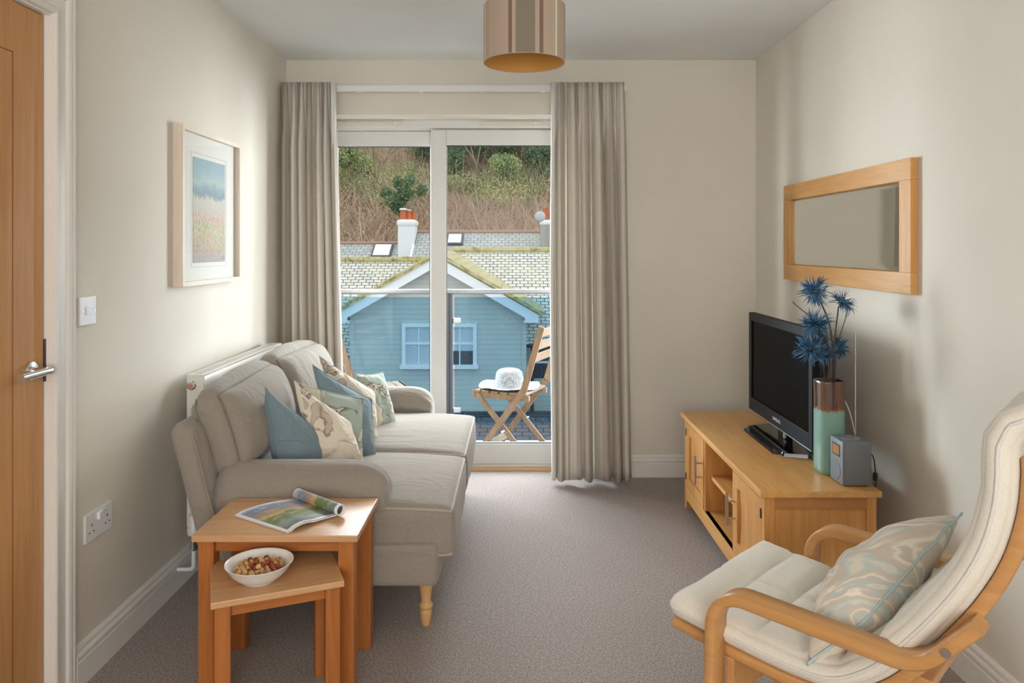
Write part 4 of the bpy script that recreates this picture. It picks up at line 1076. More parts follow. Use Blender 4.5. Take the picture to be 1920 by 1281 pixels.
# cushion follows the rail
cpath = [Vector((p.x, p.z)) for p in rail] + [Vector((.603, .955)), Vector((.614, .972)), Vector((.642, .980)), Vector((.675, .968))]
cpath = [Vector((-.150, .388))]+cpath
cum = [0]
for a, b in zip(cpath, cpath[1:]): cum.append(cum[-1]+(b-a).length)
CL = cum[-1]
def onpath(s):
    s = max(0, min(CL-1e-6, s)); k = 0
    while k < len(cum)-2 and cum[k+1] < s: k += 1
    t = (s-cum[k])/(cum[k+1]-cum[k]); p = cpath[k].lerp(cpath[k+1], t)
    a = (cpath[min(k+2, len(cpath)-1)]-cpath[max(k-1, 0)]).normalized(); return p, Vector((-a.y, a.x))
CH = .029; cw = .252
seams = [.105+.118*k for k in range(9)]
def cfn(q):
    x, y, z = q; s = x+CL/2; p, nn = onpath(s); th = z
    if z > 0:
        f = min(abs(s-k) for k in seams); g = math.exp(-(f/.011)**2)*.015 if s < .66 else math.exp(-(f/.02)**2)*.004
        f2 = abs(y+.0); g2 = math.exp(-(f2/.008)**2)*.010 if s < .60 else 0
        edge = max(0, 1-(abs(y)/cw)**6)
        th -= max(g, g2)*edge
        th += .005*noise.noise(Vector((s*14, y*7, 3)))*edge + .004*noise.noise(Vector((s*30, y*12, 9)))*edge
    off = .017+CH+th
    return Vector((p.x+nn.x*off, SW/2+y, p.y+nn.y*off))
bm = bmesh.new(); bmesh.ops.create_cube(bm, size=2); bmesh.ops.subdivide_edges(bm, edges=bm.edges, cuts=70, use_grid_fill=True)
hc = (CL/2, cw, CH)
for v in bm.verts: v.co = cfn(rb_map(v.co, hc, .028, (0, .006, .010)))
cu = mk('seat_cushion', bm, M['chairfab'], ac, smooth=True); cu['label'] = 'long cream quilted seat and back cushion'
mk('piping', T([cfn(rb_map(p, hc, .028, (0, .006, .010))*1.0) for p in [(-1+2*k/90, -1, .0) for k in range(91)]], .0038, 6), M['lining'], cu, smooth=True)
mk('piping', T([cfn(rb_map(p, hc, .028, (0, .006, .010))*1.0) for p in [(-1+2*k/90, 1, .0) for k in range(91)]], .0038, 6), M['lining'], cu, smooth=True)
mk('piping', T([cfn(rb_map(p, hc, .028, (0, .006, .010))*1.0) for p in [(-1, -1+2*k/30, .0) for k in range(31)]], .0038, 6), M['lining'], cu, smooth=True)
def stripe_mat():
    t = NT('pastel_swirl_stripe'); t.bsdf(.85, .15)
    mp = t.coord(scale=(3, 13, 4), rot=(0, 0, .25))
    n = t.noise(mp, 1.0, 3, .5, .8)
    c = t.ramp(n, [(.28, srgb(208, 194, 178)), (.38, srgb(220, 212, 196)), (.42, srgb(190, 202, 198)), (.455, srgb(206, 192, 178)), (.50, srgb(212, 200, 186)), (.525, srgb(234, 228, 214)), (.55, srgb(206, 192, 180)), (.60, srgb(182, 198, 196)), (.63, srgb(222, 214, 198)), (.70, srgb(206, 190, 176)), (.78, srgb(220, 212, 196))])
    t.l(c, t.b.inputs['Base Color']); t.bump(t.noise(t.coord(), 600, 2), .2, .001); return t.m
slumped('long pastel swirl-striped cushion with pale blue piping lying in the bentwood armchair', P_(1614, 1172, 1.56), P_(1803, 962, 1.776), P_(1640, 1120, 1.93), P_(1514, 1246, 1.57), .17, stripe_mat(), 8.8, .010, .36, rmat=plain('pale_blue_piping', srgb(184, 204, 206), .8))
# ================================================================== BALCONY
struct('balcony_floor', B(-3.2, 2.6, YB+.31, 5.56, -.28, -.14), plain('grey_balcony_deck', srgb(96, 102, 106), .6))
bal = empty('balustrade', (-.48, 5.5, -.125), 0, 'blue-tinted glass balustrade with steel handrail and post outside the patio window', 'balustrade')
mkw('handrail', B(-3.2, 2.6, 5.475, 5.525, .968, 1.005, bev=.012), plain('handrail_steel', (.28, .28, .29, 1), .35, 1), bal)
gl_ = []
for x0, x1 in ((-2.05, -.522), (-.452, 1.10)):
    mkw('glass_panel', B(x0, x1, 5.495, 5.507, .0, .945), M['balglass'], bal)
for x in (-2.1, -.488, 1.15): 
    mkw('post', boxes([(x-.022, x-.004, 5.47, 5.53, -.125, .968), (x+.004, x+.022, 5.47, 5.53, -.125, .968), (x-.004, x+.004, 5.485, 5.515, -.125, .968)]), M['darksteel'], bal)
for x, z in ((-.452, .77), (-.452, .10), (-.522, .77), (-.522, .10), (1.1, .77), (1.1, .1)):
    s = 1 if x in (-.452,) else -1
    mkw('glass_clamp', boxes([(min(x-s*.015, x+s*.045), max(x-s*.015, x+s*.045), 5.486, 5.516, z-.020, z+.020)], .008), M['steel'], bal)
# ---- folding chairs
def fold_chair(name, loc, rz, label, mirror=1):
    """f = +X is the front; width along Y"""
    r = empty(name, loc, rz, label, 'garden chair', None)
    W = .19
    def bar(p, q, w_, t_, y, nm='post'):
        p, q = Vector(p), Vector(q); d = (q-p).normalized(); nn = Vector((-d.z, 0, d.x))*w_/2; bm = bmesh.new()
        vs = []
        for c in (p, q):
            for s1 in (1, -1):
                for s2 in (1, -1): vs.append(bm.verts.new(c+nn*s1+Vector((0, y+s2*t_/2, 0))))
        for f in ((0, 1, 3, 2), (4, 6, 7, 5), (0, 4, 5, 1), (2, 3, 7, 6), (0, 2, 6, 4), (1, 5, 7, 3)): bm.faces.new([vs[k] for k in f])
        bmesh.ops.bevel(bm, geom=bm.edges[:], offset=.004, segments=2, affect='EDGES')
        return mk(nm, bm, M['teak'], r)
    for y in (-W, W):
        bar((-.235, 0, .86), (-.12, 0, .47), .038, .020, y, 'back_post'); bar((-.125, 0, .485), (.235, 0, .0), .038, .020, y, 'leg')
        bar((.20, 0, .43), (-.19, 0, .0), .032, .020, y*.84, 'leg')
        mk('pivot_bolt', L_([(0, -.016), (.007, -.016), (.007, .016), (0, .016)], 12, (.012, y, .225), 'Y'), M['chrome'], r)
    for z, x in ((.82, -.222), (.745, -.203), (.67, -.181)): bar((x, 0, z-.024), (x-.010, 0, z+.024), .016, 2*W-.02, 0, 'back_slat')
    for k in range(6):
        x = -.10+k*.062; mk('seat_slat', B(x-.026, x+.026, -W+.03, W-.03, .438, .452, bev=.003), M['teak'], r)
    for y in (-W+.045, W-.045): mk('seat_rail', B(-.14, .235, y-.011, y+.011, .405, .438, bev=.004), M['teak'], r)
    mk('seat_front', B(.215, .238, -W+.03, W-.03, .405, .452, bev=.006), M['teak'], r)
    mk('stretcher', B(.14, .165, -W, W, .085, .125, bev=.003), M['teak'], r)
    mk('stretcher', B(-.155, -.13, -W*.84, W*.84, .035, .075, bev=.003), M['teak'], r)
    return r
cx_, cy_ = .015, 5.03
fc1 = fold_chair('folding_chair', (cx_, cy_, -.14), radians(157), 'weathered wooden folding chair on the balcony with the white sun hat on its seat')
fc2 = fold_chair('folding_chair', (-1.0, 5.03, -.14), radians(23), 'weathered wooden folding chair on the balcony, mostly hidden behind the left curtain and sofa')
fc1.scale = fc2.scale = (1.1, 1.1, 1.1)
# hat
ht = empty('sun_hat', (cx_-.055, cy_+.02, .358), 0, 'white crochet sun hat lying on the seat of the right folding chair', 'hat')
bm = bmesh.new(); rings = []; n = 72
prof = [(.205, .014, 1), (.19, .012, .9), (.16, .010, .6), (.13, .010, .3), (.108, .012, .1), (.098, .020, 0), (.095, .045, 0), (.090, .080, 0), (.084, .104, 0), (.070, .117, 0), (.045, .124, 0), (.02, .126, 0)]
for r_, z, wv_ in prof:
    ring = []
    for k in range(n):
        a = 2*pi*k/n; zz = z+wv_*(.008*sin(3*a+.6)+.005*sin(5*a+1)+.001*sin(24*a)); rr_ = r_*(1+.03*wv_*sin(4*a+2))
        zz = max(zz, .0025)
        ring.append(bm.verts.new((rr_*cos(a), rr_*sin(a), zz)))
    rings.append(ring)
for A, Bn in zip(rings, rings[1:]):
    for k in range(n): bm.faces.new((A[k], A[(k+1) % n], Bn[(k+1) % n], Bn[k]))
bm.faces.new(rings[-1])
def hatmat():
    t = NT('white_crochet_weave'); t.bsdf(.9, .1, 0, srgb(206, 206, 206)); v = t.coord()
    vo = t.n('ShaderNodeTexVoronoi'); vo.inputs['Scale'].default_value = 110; vo.inputs['Randomness'].default_value = .35; t.l(v, vo.inputs[0])
    t.l(t.ramp(vo.outputs[0], [(.2, srgb(210, 210, 210)), (.6, srgb(140, 142, 146))]), t.b.inputs['Base Color']); t.bump(vo.outputs[0], .6, .004); return t.m
o = mk('hat_body', bm, hatmat(), ht, smooth=True); o.modifiers.new('t', 'SOLIDIFY').thickness = .003

# ================================================================== NEIGHBOURING HOUSES
def slate(name, base, dark, lichen, amt, sx=.30, sy=.16):
    t = NT(name); t.bsdf(.45, .4)
    u = t.n('ShaderNodeUVMap')
    br = t.n('ShaderNodeTexBrick'); br.inputs['Scale'].default_value = 1; br.inputs['Brick Width'].default_value = sx; br.inputs['Row Height'].default_value = sy
    br.inputs['Mortar Size'].default_value = .014; br.inputs['Mortar Smooth'].default_value = .3; br.inputs['Bias'].default_value = -.1
    br.inputs['Color1'].default_value = base; br.inputs['Color2'].default_value = tuple(c*.80 for c in base[:3])+(1,); br.inputs['Mortar'].default_value = dark
    t.l(u.outputs[0], br.inputs['Vector'])
    n = t.noise(u.outputs[0], 1.6, 5, .7); n2 = t.noise(u.outputs[0], 9, 4, .7)
    f = t.math('MULTIPLY', t.ramp(n, [(.42, (0, 0, 0, 1)), (.62, (1, 1, 1, 1))]), t.ramp(n2, [(.40, (0, 0, 0, 1)), (.55, (1, 1, 1, 1))]))
    c = t.mix(t.math('MULTIPLY', f, amt), br.outputs[0], lichen)
    mo = t.ramp(t.noise(u.outputs[0], 14, 3, .6), [(.62, (0, 0, 0, 1)), (.72, (1, 1, 1, 1))])
    c = t.mix(t.math('MULTIPLY', mo, .5), c, srgb(96, 104, 78))
    t.l(c, t.b.inputs['Base Color']); return t.m
SL1 = slate('lichen_slate', srgb(228, 228, 218), srgb(84, 84, 80), srgb(226, 220, 172), .38, .20, .12)
SL3 = slate('yellow_lichen_slate', srgb(206, 194, 148), srgb(150, 140, 104), srgb(222, 206, 120), .8, .30, .20)
SL2 = slate('grey_slate', srgb(190, 194, 192), srgb(96, 100, 100), srgb(176, 186, 150), .35, .26, .19)
MOSS = plain('mossy_ridge', srgb(168, 156, 84), .9, bump=1, bscale=14)
t = NT('mossy_ridge_tiles'); t.bsdf(.9, .2); t.l(t.ramp(t.noise(t.coord(), 7, 4, .7), [(.35, srgb(128, 122, 92)), (.5, srgb(196, 184, 118)), (.62, srgb(190, 186, 168))]), t.b.inputs['Base Color']); MOSS = t.m
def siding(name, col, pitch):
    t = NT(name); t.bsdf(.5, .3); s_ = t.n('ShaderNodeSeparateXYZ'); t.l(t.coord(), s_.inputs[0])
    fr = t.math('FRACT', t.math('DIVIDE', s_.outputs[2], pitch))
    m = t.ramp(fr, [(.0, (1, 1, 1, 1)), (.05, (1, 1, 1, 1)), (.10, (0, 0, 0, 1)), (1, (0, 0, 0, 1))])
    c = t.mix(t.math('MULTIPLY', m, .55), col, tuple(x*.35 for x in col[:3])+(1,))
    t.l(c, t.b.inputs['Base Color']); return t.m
WHT = plain('white_painted_timber', srgb(244, 244, 242), .5)
hs = empty('gabled_house', (-1.71, 18, -3.2), 0, 'cream clapboard house with white bargeboards and slate roof facing the balcony', 'house')
sd = siding('cream_clapboard', srgb(206, 206, 196), .112)
ax, az, hwg, ez = -1.722, 1.125, 2.235, -.160   # apex, eaves
sl_ = (az-ez)/hwg
bm = bmesh.new(); x0, x1 = -3.63, .215
zt = lambda x: az-.10-abs(x-ax)*sl_
P = [(x0, -2.44), (x1, -2.44), (x1, zt(x1)), (ax, az-.10), (x0, zt(x0))]
fa = [bm.verts.new((x, 16.3, z)) for x, z in P]; ba = [bm.verts.new((x, 19.8, z)) for x, z in P]
bm.faces.new(fa); bm.faces.new(ba)
for k in range(5): bm.faces.new((fa[k], fa[(k+1) % 5], ba[(k+1) % 5], ba[k]))
mkw('gable_wall', bm, sd, hs)
for s in (-1, 1):
    bm = bmesh.new(); e = (ax+s*hwg, ez); th = .235
    v = []
    for yy in (16.0, 16.06):
        v.append([bm.verts.new(p) for p in ((ax, yy, az), (e[0], yy, e[1]), (e[0], yy, e[1]-.17), (e[0]-s*.30, yy, e[1]-.17), (e[0]-s*.30, yy, e[1]-th+.30*sl_), (ax, yy, az-th))])
    bm.faces.new(v[0]); bm.faces.new(v[1])
    for k in range(6): bm.faces.new((v[0][k], v[0][(k+1) % 6], v[1][(k+1) % 6], v[1][k]))
    mkw('bargeboard', bm, WHT, hs)
    o = uvquads('gable_roof', [((ax, 15.95, az+.05), (ax, 20.2, az+.05), (ax+s*(hwg+.1), 20.2, ez+.05-.1*sl_), (ax+s*(hwg+.1), 15.95, ez+.05-.1*sl_))][:1], SL3, hs, .06); o.data.transform(root_inv(hs))
    mkw('verge_tiles', T([(ax+s*.02, 15.97, az+.045), (ax+s*(hwg+.08), 15.97, ez+.01)], .035, 6), MOSS, hs)
    mkw('soffit', B(min(ax+s*(hwg-.33), ax+s*hwg), max(ax+s*(hwg-.33), ax+s*hwg), 16.06, 20.0, ez-.17, ez-.13), WHT, hs)
mkw('gable_ridge', T([(ax, 15.96, az+.07), (ax, 20.0, az+.07)], .055, 8), MOSS, hs)
for x in (x0+.02, x1-.02): mkw('corner_board', B(x-.05, x+.05, 16.27, 16.30, -2.44, zt(x)-.02), sd, hs)
# gable window: two sashes side by side
wf = mkw('sash_window', boxes([(-2.50, -2.42, 16.22, 16.31, -1.33, -.37), (-.93, -.85, 16.22, 16.31, -1.33, -.37), (-2.42, -.93, 16.22, 16.31, -.45, -.37), (-2.54, -.81, 16.18, 16.31, -1.37, -1.28), (-2.42, -.93, 16.25, 16.31, -.84, -.79)]+[(x-.013, x+.013, 16.26, 16.31, -1.3, -.42) for x in (-2.13, -1.675, -1.225)], .004), WHT, hs)
mkw('pane', boxes([(-2.43, -.92, 16.28, 16.295, -.81, -.43), (-2.43, -1.675, 16.28, 16.295, -1.3, -.81)]), plain('pale_blind_pane', srgb(196, 204, 206), .2), wf)
mkw('pane', B(-1.675, -.92, 16.275, 16.292, -1.3, -.81), plain('dark_pane', (.035, .04, .05, 1), .1), wf)
mkw('blind', B(-1.675, -.92, 16.272, 16.275, -.98, -.81), plain('pale_blind', srgb(196, 204, 206), .4), wf)
# main roof, two ridge heights
def roofplane(nm, x0, x1, yr, zr, ye, ze, mat, par, th=.08):
    o = uvquads(nm, [((x0, ye, ze), (x1, ye, ze), (x1, yr, zr), (x0, yr, zr))], mat, par, th); o.data.transform(root_inv(par)); return o
k_ = .70
roofplane('roof_slope', -9.5, ax-.05, 20, .945, 16.95, .945-3.05*k_, SL1, hs); roofplane('roof_slope', ax+.05, 6.5, 20, 1.205, 16.95, 1.205-3.05*k_, SL1, hs)
roofplane('rear_slope', -9.5, ax, 20, .94, 23, -1.2, SL2, hs); roofplane('rear_slope', ax, 6.5, 20, 1.2, 23, -1.0, SL2, hs)
mkw('ridge_tiles', T([(-9.5, 20, .975), (ax+.1, 20, .975)], .08, 8), MOSS, hs); mkw('ridge_tiles', T([(ax, 20, 1.235), (6.5, 20, 1.235)], .08, 8), MOSS, hs)
mkw('side_wall', boxes([(x1+.001, 6.4, 17.25, 19.8, -3.2, -.75), (-9.4, x0-.001, 17.25, 19.8, -3.2, -1.0)]), sd, hs)
sw_ = mkw('side_window', boxes([(.33, .37, 17.2, 17.26, -1.75, -.95), (.33, 1.3, 17.2, 17.26, -1.0, -.94), (.33, 1.3, 17.2, 17.26, -1.40, -1.35), (1.27, 1.31, 17.2, 17.26, -1.75, -.95)]), WHT, hs)
mkw('pane', B(.36, 1.28, 17.22, 17.24, -1.75, -.97), plain('dark_pane_right', (.03, .035, .045, 1), .1), sw_)
mkw('downpipe', T([(.40, 17.16, -.9), (.40, 17.16, -3.2)], .04, 10), M['darksteel'], hs)
mkw('gutter', T([(x1+.1, 16.93, -.95), (6.5, 16.93, -.95)], .05, 8), M['darksteel'], hs)
struct('yard_ground', B(-40, 40, 5.57, 32, -3.6, -3.2), plain('dark_tarmac', srgb(96, 98, 104), .7))
fr_ = empty('lean_to_roof', (-1.7, 15.3, -3.2), 0, 'dark slate lean-to roof below the gable window of the cream house', 'roof')
o = roofplane('slates', -3.3, 1.6, 16.3, -2.42, 13.6, -3.15, slate('wet_dark_slate', srgb(112, 118, 130), srgb(60, 64, 72), srgb(120, 130, 120), .2), fr_)
mkw('support_wall', B(-3.2, 1.5, 13.8, 16.29, -3.2, -3.1), sd, fr_)
mkw('flashing', B(-3.3, 1.6, 16.24, 16.31, -2.40, -2.32), M['darksteel'], fr_)

# ---- terrace behind
tb = empty('terraced_house', (0, 29, -2), 0, 'long grey slate roof of the terrace behind the cream house, with roof lights', 'house')
roofplane('roof_slope', -3.75, 9, 28, 1.87, 22.5, 1.87-5.5*.62, SL2, tb); roofplane('rear_slope', -3.75, 9, 28, 1.87, 33, -1.2, SL2, tb)
roofplane('lower_roof_slope', -14, -3.75, 28, 1.44, 22.5, 1.44-5.5*.62, SL2, tb); roofplane('lower_rear_slope', -14, -3.75, 28, 1.44, 33, -1.6, SL2, tb)
RT = plain('terracotta_ridge', srgb(176, 140, 124), .8)
mkw('ridge_tiles', T([(-3.7, 28, 1.89), (9, 28, 1.89)], .07, 8), RT, tb); mkw('lower_ridge_tiles', T([(-14, 28, 1.46), (-3.75, 28, 1.46)], .07, 8), RT, tb)
bm = bmesh.new(); pr = [(28, 1.87+.05), (24.6, 1.87-3.4*.62+.05), (24.6, -.9), (28, -.9)]
a_ = [bm.verts.new((-3.80, y, z)) for y, z in pr]; b_ = [bm.verts.new((-3.72, y, z)) for y, z in pr]
bm.faces.new(a_); bm.faces.new(b_)
for k in range(4): bm.faces.new((a_[k], a_[(k+1) % 4], b_[(k+1) % 4], b_[k]))
mkw('party_wall', bm, WHT, tb)
mkw('house_wall', B(-14, 9, 24, 32, -3.2, -1.9), sd, tb)
def rooflight(px, py, w_, h_, zr):
    # on the slope z = zr - (28-y)*.62
    q = (py-463)/1380; y = (1.32-zr+28*.62)/(q+.62) ; y = (1.32-zr+28*.62)/(.62+q); x = (px-966)*y/1380; z = zr-(28-y)*.62
    d = Vector((0, 1, .62)).normalized(); nn = Vector((0, -.62, 1)).normalized(); c = Vector((x, y, z))+nn*.05
    m = orient(c, (1, 0, 0), d)
    bm = bmesh.new(); box(bm, -w_/2-.07, w_/2+.07, -h_/2-.07, h_/2+.07, -.06, .03); bmesh.ops.transform(bm, matrix=m, verts=bm.verts); f = mkw('roof_light', bm, M['darksteel'], tb)
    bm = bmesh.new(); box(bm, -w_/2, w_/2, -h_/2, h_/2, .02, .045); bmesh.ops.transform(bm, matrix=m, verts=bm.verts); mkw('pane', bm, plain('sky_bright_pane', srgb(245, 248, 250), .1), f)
rooflight(717, 472, .60, .75, 1.44); rooflight(853, 450.5, .48, .60, 1.87)
# chimneys
rend = plain('white_render', srgb(240, 240, 238), .8); pot = plain('orange_pot', srgb(200, 112, 68), .8); grr = plain('grey_render', srgb(170, 168, 156), .9)
c1 = empty('chimney', (-3.98, 27.6, .9), 0, 'white rendered chimney stack with orange pots on the terrace ridge, left of the window mullion', 'chimney')
mkw('stack', B(-4.34, -3.72, 27.2, 28.0, .6, 2.1, bev=.03), rend, c1)
mkw('stack_shoulder', softbox((.36, .46, .14), .13, n=6, fn=lambda q: Vector((-4.03, 27.6, 2.2))+q), rend, c1, smooth=True)
for k, (x, y, h_) in enumerate(((-4.17, 27.4, .42), (-4.0, 27.6, .40), (-3.86, 27.8, .38))):
    mkw('chimney_pot', L_([(0, 0), (.12, 0), (.115, .05), (.10, h_-.06), (.12, h_-.05), (.12, h_), (.09, h_), (.085, h_-.1), (0, h_-.1)], 18, (x, y, 2.28)), pot, c1, angle=50)
mkw('cowl', L_([(0, 0), (.15, 0), (.13, .05), (0, .07)], 16, (-4.17, 27.4, 2.70)), rend, c1)
mkw('cowl', L_([(0, 0), (.12, 0), (.10, .04), (0, .05)], 16, (-4.0, 27.6, 2.68)), M['steel'], c1)
c2 = empty('chimney', (1.3, 27.0, .8), 0, 'ivy-specked grey chimney stack at the right edge of the far roof', 'chimney')
mkw('stack', B(.93, 1.75, 26.6, 27.4, .3, 2.15, bev=.03), grr, c2)
mkw('stack_cap', softbox((.44, .44, .10), .08, n=5, fn=lambda q: Vector((1.34, 27, 2.2))+q), rend, c2, smooth=True)
mkw('chimney_pot', L_([(0, 0), (.12, 0), (.10, .40), (.12, .42), (.12, .48), (0, .48)], 16, (1.12, 27, 2.28)), pot, c2, angle=50)
mkw('chimney_pot', L_([(0, 0), (.12, 0), (.10, .36), (.12, .38), (.12, .42), (0, .42)], 16, (1.5, 27, 2.28)), pot, c2, angle=50)
mkw('satellite_dish', L_([(0, 0), (.08, .01), (.16, .04), (.20, .08), (.19, .08), (.1, .03), (0, .02)], 20, (.90, 26.5, 2.42), 'Y'), plain('dish_grey', srgb(190, 190, 190), .5), c2, smooth=True)

# ================================================================== HILLSIDE
hl = struct('hillside', (lambda bm: bm)(bmesh.new()), None)
bm = bmesh.new(); G = []
def hz(x, y):
    t = y-31; return -2.2+.40*t+.9*noise.noise(Vector((x*.08, y*.08, 0)))+.3*noise.noise(Vector((x*.3, y*.3, 2)))
for j in range(60):
    y = 31+j*1.1; G.append([bm.verts.new((-45+i*1.2, y, hz(-45+i*1.2, y))) for i in range(80)])
for j in range(59):
    for i in range(79): bm.faces.new((G[j][i], G[j][i+1], G[j+1][i+1], G[j+1][i]))
bm.to_mesh(hl.data); bm.free()
t = NT('hill_earth'); t.bsdf(.95, .1); t.l(t.ramp(t.noise(t.coord(), .8, 5, .7), [(.35, srgb(96, 86, 66)), (.55, srgb(120, 108, 84)), (.7, srgb(110, 118, 78))]), t.b.inputs['Base Color']); hl.data.materials.append(t.m)
rng = np.random.default_rng(11)
def twig_mat(nm, stops, sc=.9):
    t = NT(nm); t.bsdf(.9, .1); v = t.coord()
    a = t.noise(v, sc, 4, .6); b = t.noise(v, 6, 2)
    f = t.math('ADD', t.math('MULTIPLY', a, .7), t.math('MULTIPLY', b, .3)); t.l(t.ramp(f, stops), t.b.inputs['Base Color']); return t.m
TW = twig_mat('winter_scrub_twigs', [(.36, srgb(170, 136, 118)), (.42, srgb(226, 200, 178)), (.47, srgb(190, 158, 134)), (.52, srgb(226, 210, 182)), (.57, srgb(184, 154, 130)), (.64, srgb(206, 198, 166))], .8)
LF = twig_mat('bramble_leaves', [(.35, srgb(130, 152, 112)), (.5, srgb(190, 198, 142)), (.62, srgb(216, 216, 160)), (.7, srgb(160, 178, 130))], .5)
DK = twig_mat('dark_evergreen_leaves', [(.35, srgb(86, 104, 84)), (.5, srgb(122, 142, 108)), (.65, srgb(156, 172, 124))], .9)
def ribbons(starts, dirs, lens, wid, mesh_name):
    """curved double-sided twigs, numpy -> mesh"""
    n = len(starts); seg = 3; V = []; F = []
    side = np.cross(dirs, rng.normal(size=(n, 3))); side /= np.linalg.norm(side, axis=1)[:, None]
    bend = rng.normal(size=(n, 3))*.4
    pts = []
    for k in range(seg+1):
        t = k/seg; p = starts+dirs*(lens*t)[:, None]+bend*(lens*t*t)[:, None]; w_ = (wid*(1-.75*t))[:, None]
        pts += [p-side*w_, p+side*w_]
    V = np.stack(pts, 1).reshape(-1, 3); base = np.arange(n)*(2*(seg+1))
    F = np.concatenate([np.stack([base+2*k, base+2*k+1, base+2*k+3, base+2*k+2], 1) for k in range(seg)])
    return V, F
def np_mesh(name, V, F):
    me = bpy.data.meshes.new(name); me.vertices.add(len(V)); me.vertices.foreach_set('co', V.astype(np.float32).ravel())
    k = F.shape[1]; me.loops.add(F.size); me.loops.foreach_set('vertex_index', F.astype(np.int32).ravel())
    me.polygons.add(len(F)); me.polygons.foreach_set('loop_start', np.arange(len(F), dtype=np.int32)*k)
    me.update(); me.validate(); return me
def hzv(x, y): return np.array([hz(a, b) for a, b in zip(x, y)])
def field(n): 
    y = 34.6+rng.random(n)**.9*39; x = (rng.random(n)*.36-.29)*y; return x, y
nb = 2000; bx, by = field(nb); bz = hzv(bx, by); nt_ = 34
s = np.repeat(np.stack([bx, by, bz], 1), nt_, 0)+rng.normal(size=(nb*nt_, 3))*[.30, .30, .12]
d = rng.normal(size=(nb*nt_, 3))*[.6, .6, .25]+[0, 0, .8]; d /= np.linalg.norm(d, axis=1)[:, None]
hgt = np.repeat(rng.uniform(.7, 2.1, nb), nt_)*rng.uniform(.5, 1.1, nb*nt_)
V, F = ribbons(s, d, hgt, np.full(len(s), .026), 'scrub')
tag(link('hillside_scrub', np_mesh('hillside_scrub', V, F), TW), 'dense brown winter scrub covering the hillside beyond the roofs', 'scrub', None, 'stuff')
def leaves(cs, rad, n, size, flat=1.0):
    m = len(cs); c = np.repeat(cs, n, 0); r = np.repeat(rad, n)
    d = rng.normal(size=(m*n, 3)); d /= np.linalg.norm(d, axis=1)[:, None]
    p = c+d*(r*rng.random(m*n)**.4)[:, None]*[1, 1, flat]
    a = rng.normal(size=(m*n, 3)); a /= np.linalg.norm(a, axis=1)[:, None]; b = np.cross(a, rng.normal(size=(m*n, 3))); b /= np.linalg.norm(b, axis=1)[:, None]
    sz = size*rng.uniform(.6, 1.3, m*n)[:, None]
    V = np.stack([p-a*sz, p-b*sz*.5, p+a*sz, p+b*sz*.5], 1).reshape(-1, 3); return V, np.arange(m*n*4).reshape(-1, 4)
x, y = field(2600); kk_ = np.array([noise.noise(Vector((a*.22, b*.16, 5))) > .12 for a, b in zip(x, y)]); x, y = x[kk_], y[kk_]; z = hzv(x, y)+1.1
V, F = leaves(np.stack([x, y, z], 1), rng.uniform(.5, 1.3, len(x)), 90, .07, .75)
tag(link('bramble_thicket', np_mesh('bramble_thicket', V, F), LF), 'pale green bramble and gorse patches growing through the hillside scrub', 'bramble', None, 'stuff')
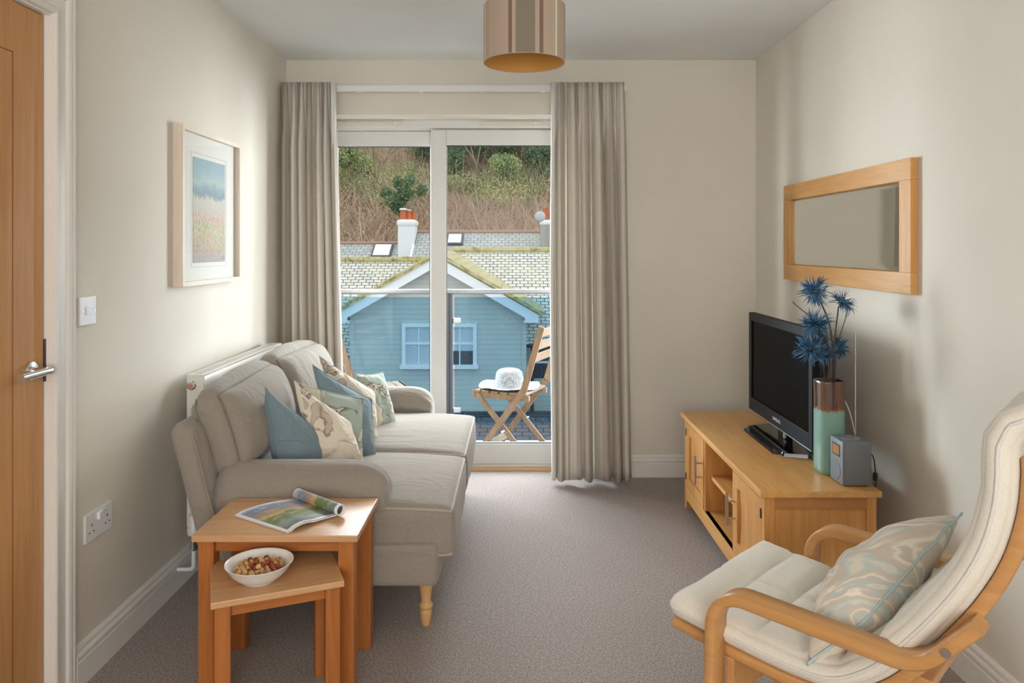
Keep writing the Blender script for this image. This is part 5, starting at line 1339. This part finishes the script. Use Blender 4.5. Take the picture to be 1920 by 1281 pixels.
def tree(px, py_base, Y, H, crown, label, kind, seed):
    x = (px-966)*Y/1380; z = hz(x, Y); r = empty('tree', (x, Y, z), 0, label, 'tree', None)
    rd_ = random.Random(seed); bm = bmesh.new(); tips = []
    def grow(p, d, L, rad, dep):
        q = p+d*L*.5+Vector((rd_.uniform(-.1, .1), rd_.uniform(-.1, .1), 0))*L; e = q+(d+Vector((rd_.uniform(-.2, .2), rd_.uniform(-.2, .2), .1))).normalized()*L*.5
        tube(bm, [p, q, e], [rad, rad*.8, rad*.6], 5); tips.append(e)
        if dep == 0: return
        for _ in range(3 if dep > 1 else 4):
            nd = (d+Vector((rd_.gauss(0, .55), rd_.gauss(0, .55), rd_.gauss(.1, .3)))).normalized(); grow(e, nd, L*rd_.uniform(.55, .8), rad*.6, dep-1)
    grow(Vector((0, 0, -.2)), Vector((rd_.uniform(-.1, .1), 0, 1)).normalized(), H*.36, .09 if kind == 'bare' else .11, 4 if kind == 'bare' else 3)
    bk = plain('tree_bark', srgb(150, 138, 112), .9) if 'tree_bark' not in bpy.data.materials else bpy.data.materials['tree_bark']
    mk('trunk', bm, bk, r)
    if kind != 'bare':
        cs = np.array([t_[:] for t_ in tips if t_.z > H*.15]+[(0, 0, H*k) for k in (.2, .3, .4, .5, .6)]) if kind == 'ivy' else np.array([t_[:] for t_ in tips])
        if kind == 'ivy': cs[:, 0] *= .8; cs[:, 1] *= .8; cs = cs[np.random.default_rng(seed).random(len(cs)) < .6]
        V, F = leaves(cs, np.full(len(cs), crown), 150 if len(cs) < 60 else 60, .075)
        link('foliage', np_mesh('foliage', V, F), LF if 'pale' in label or 'leafy' in label else DK, r)
tree(768, 420, 38, 5.2, .30, 'dark ivy-clad tree rising behind the white chimney', 'ivy', 1)
tree(700, 330, 44, 5.5, 0, 'bare pale tree high on the left of the hillside', 'bare', 2)
tree(895, 350, 47, 6.5, 0, 'bare many-stemmed tree high on the hillside just right of the mullion', 'bare', 3)
tree(880, 450, 35, 2.4, .30, 'small dark ivy bush behind the far roof ridge', 'ivy', 4)
tree(800, 300, 52, 5.0, .7, 'dark evergreen at the top of the hillside left of the mullion', 'green', 5)
tree(915, 290, 54, 5.4, .6, 'dark evergreen at the top of the hillside right of the mullion', 'green', 6)
tree(985, 300, 52, 5.6, .75, 'tall dark evergreen at the top right of the hillside view', 'green', 7)
tree(860, 290, 56, 5.6, .7, 'dark evergreen at the hill top behind the mullion', 'green', 8)
tree(1000, 430, 35, 2.6, .35, 'leafy bush beside the grey chimney', 'green', 9)
tree(640, 350, 46, 4.5, .5, 'pale leafy tree at the left edge of the hillside view', 'green', 10)

for px_, Y_, H_, cr_, lab_, sd_ in ((852, 48, 4.0, .55, 'dark evergreen halfway up the hillside just right of the mullion', 21), (905, 50.5, 4.2, .6, 'dark evergreen behind the bare many-stemmed tree', 22), (948, 47, 3.2, .55, 'bright leafy green bush in the middle of the right pane', 23), (985, 50, 4.4, .6, 'dark evergreen high in the right pane left of the curtain', 24), (1022, 47.5, 3.8, .6, 'dark evergreen at the right edge of the hillside view', 25), (788, 50, 4.4, .55, 'dark evergreen high on the hillside just left of the mullion', 26), (668, 47, 3.0, .5, 'pale leafy bush high in the left pane', 27)):
    tree(px_, 0, Y_, H_, cr_, lab_, 'green', sd_)
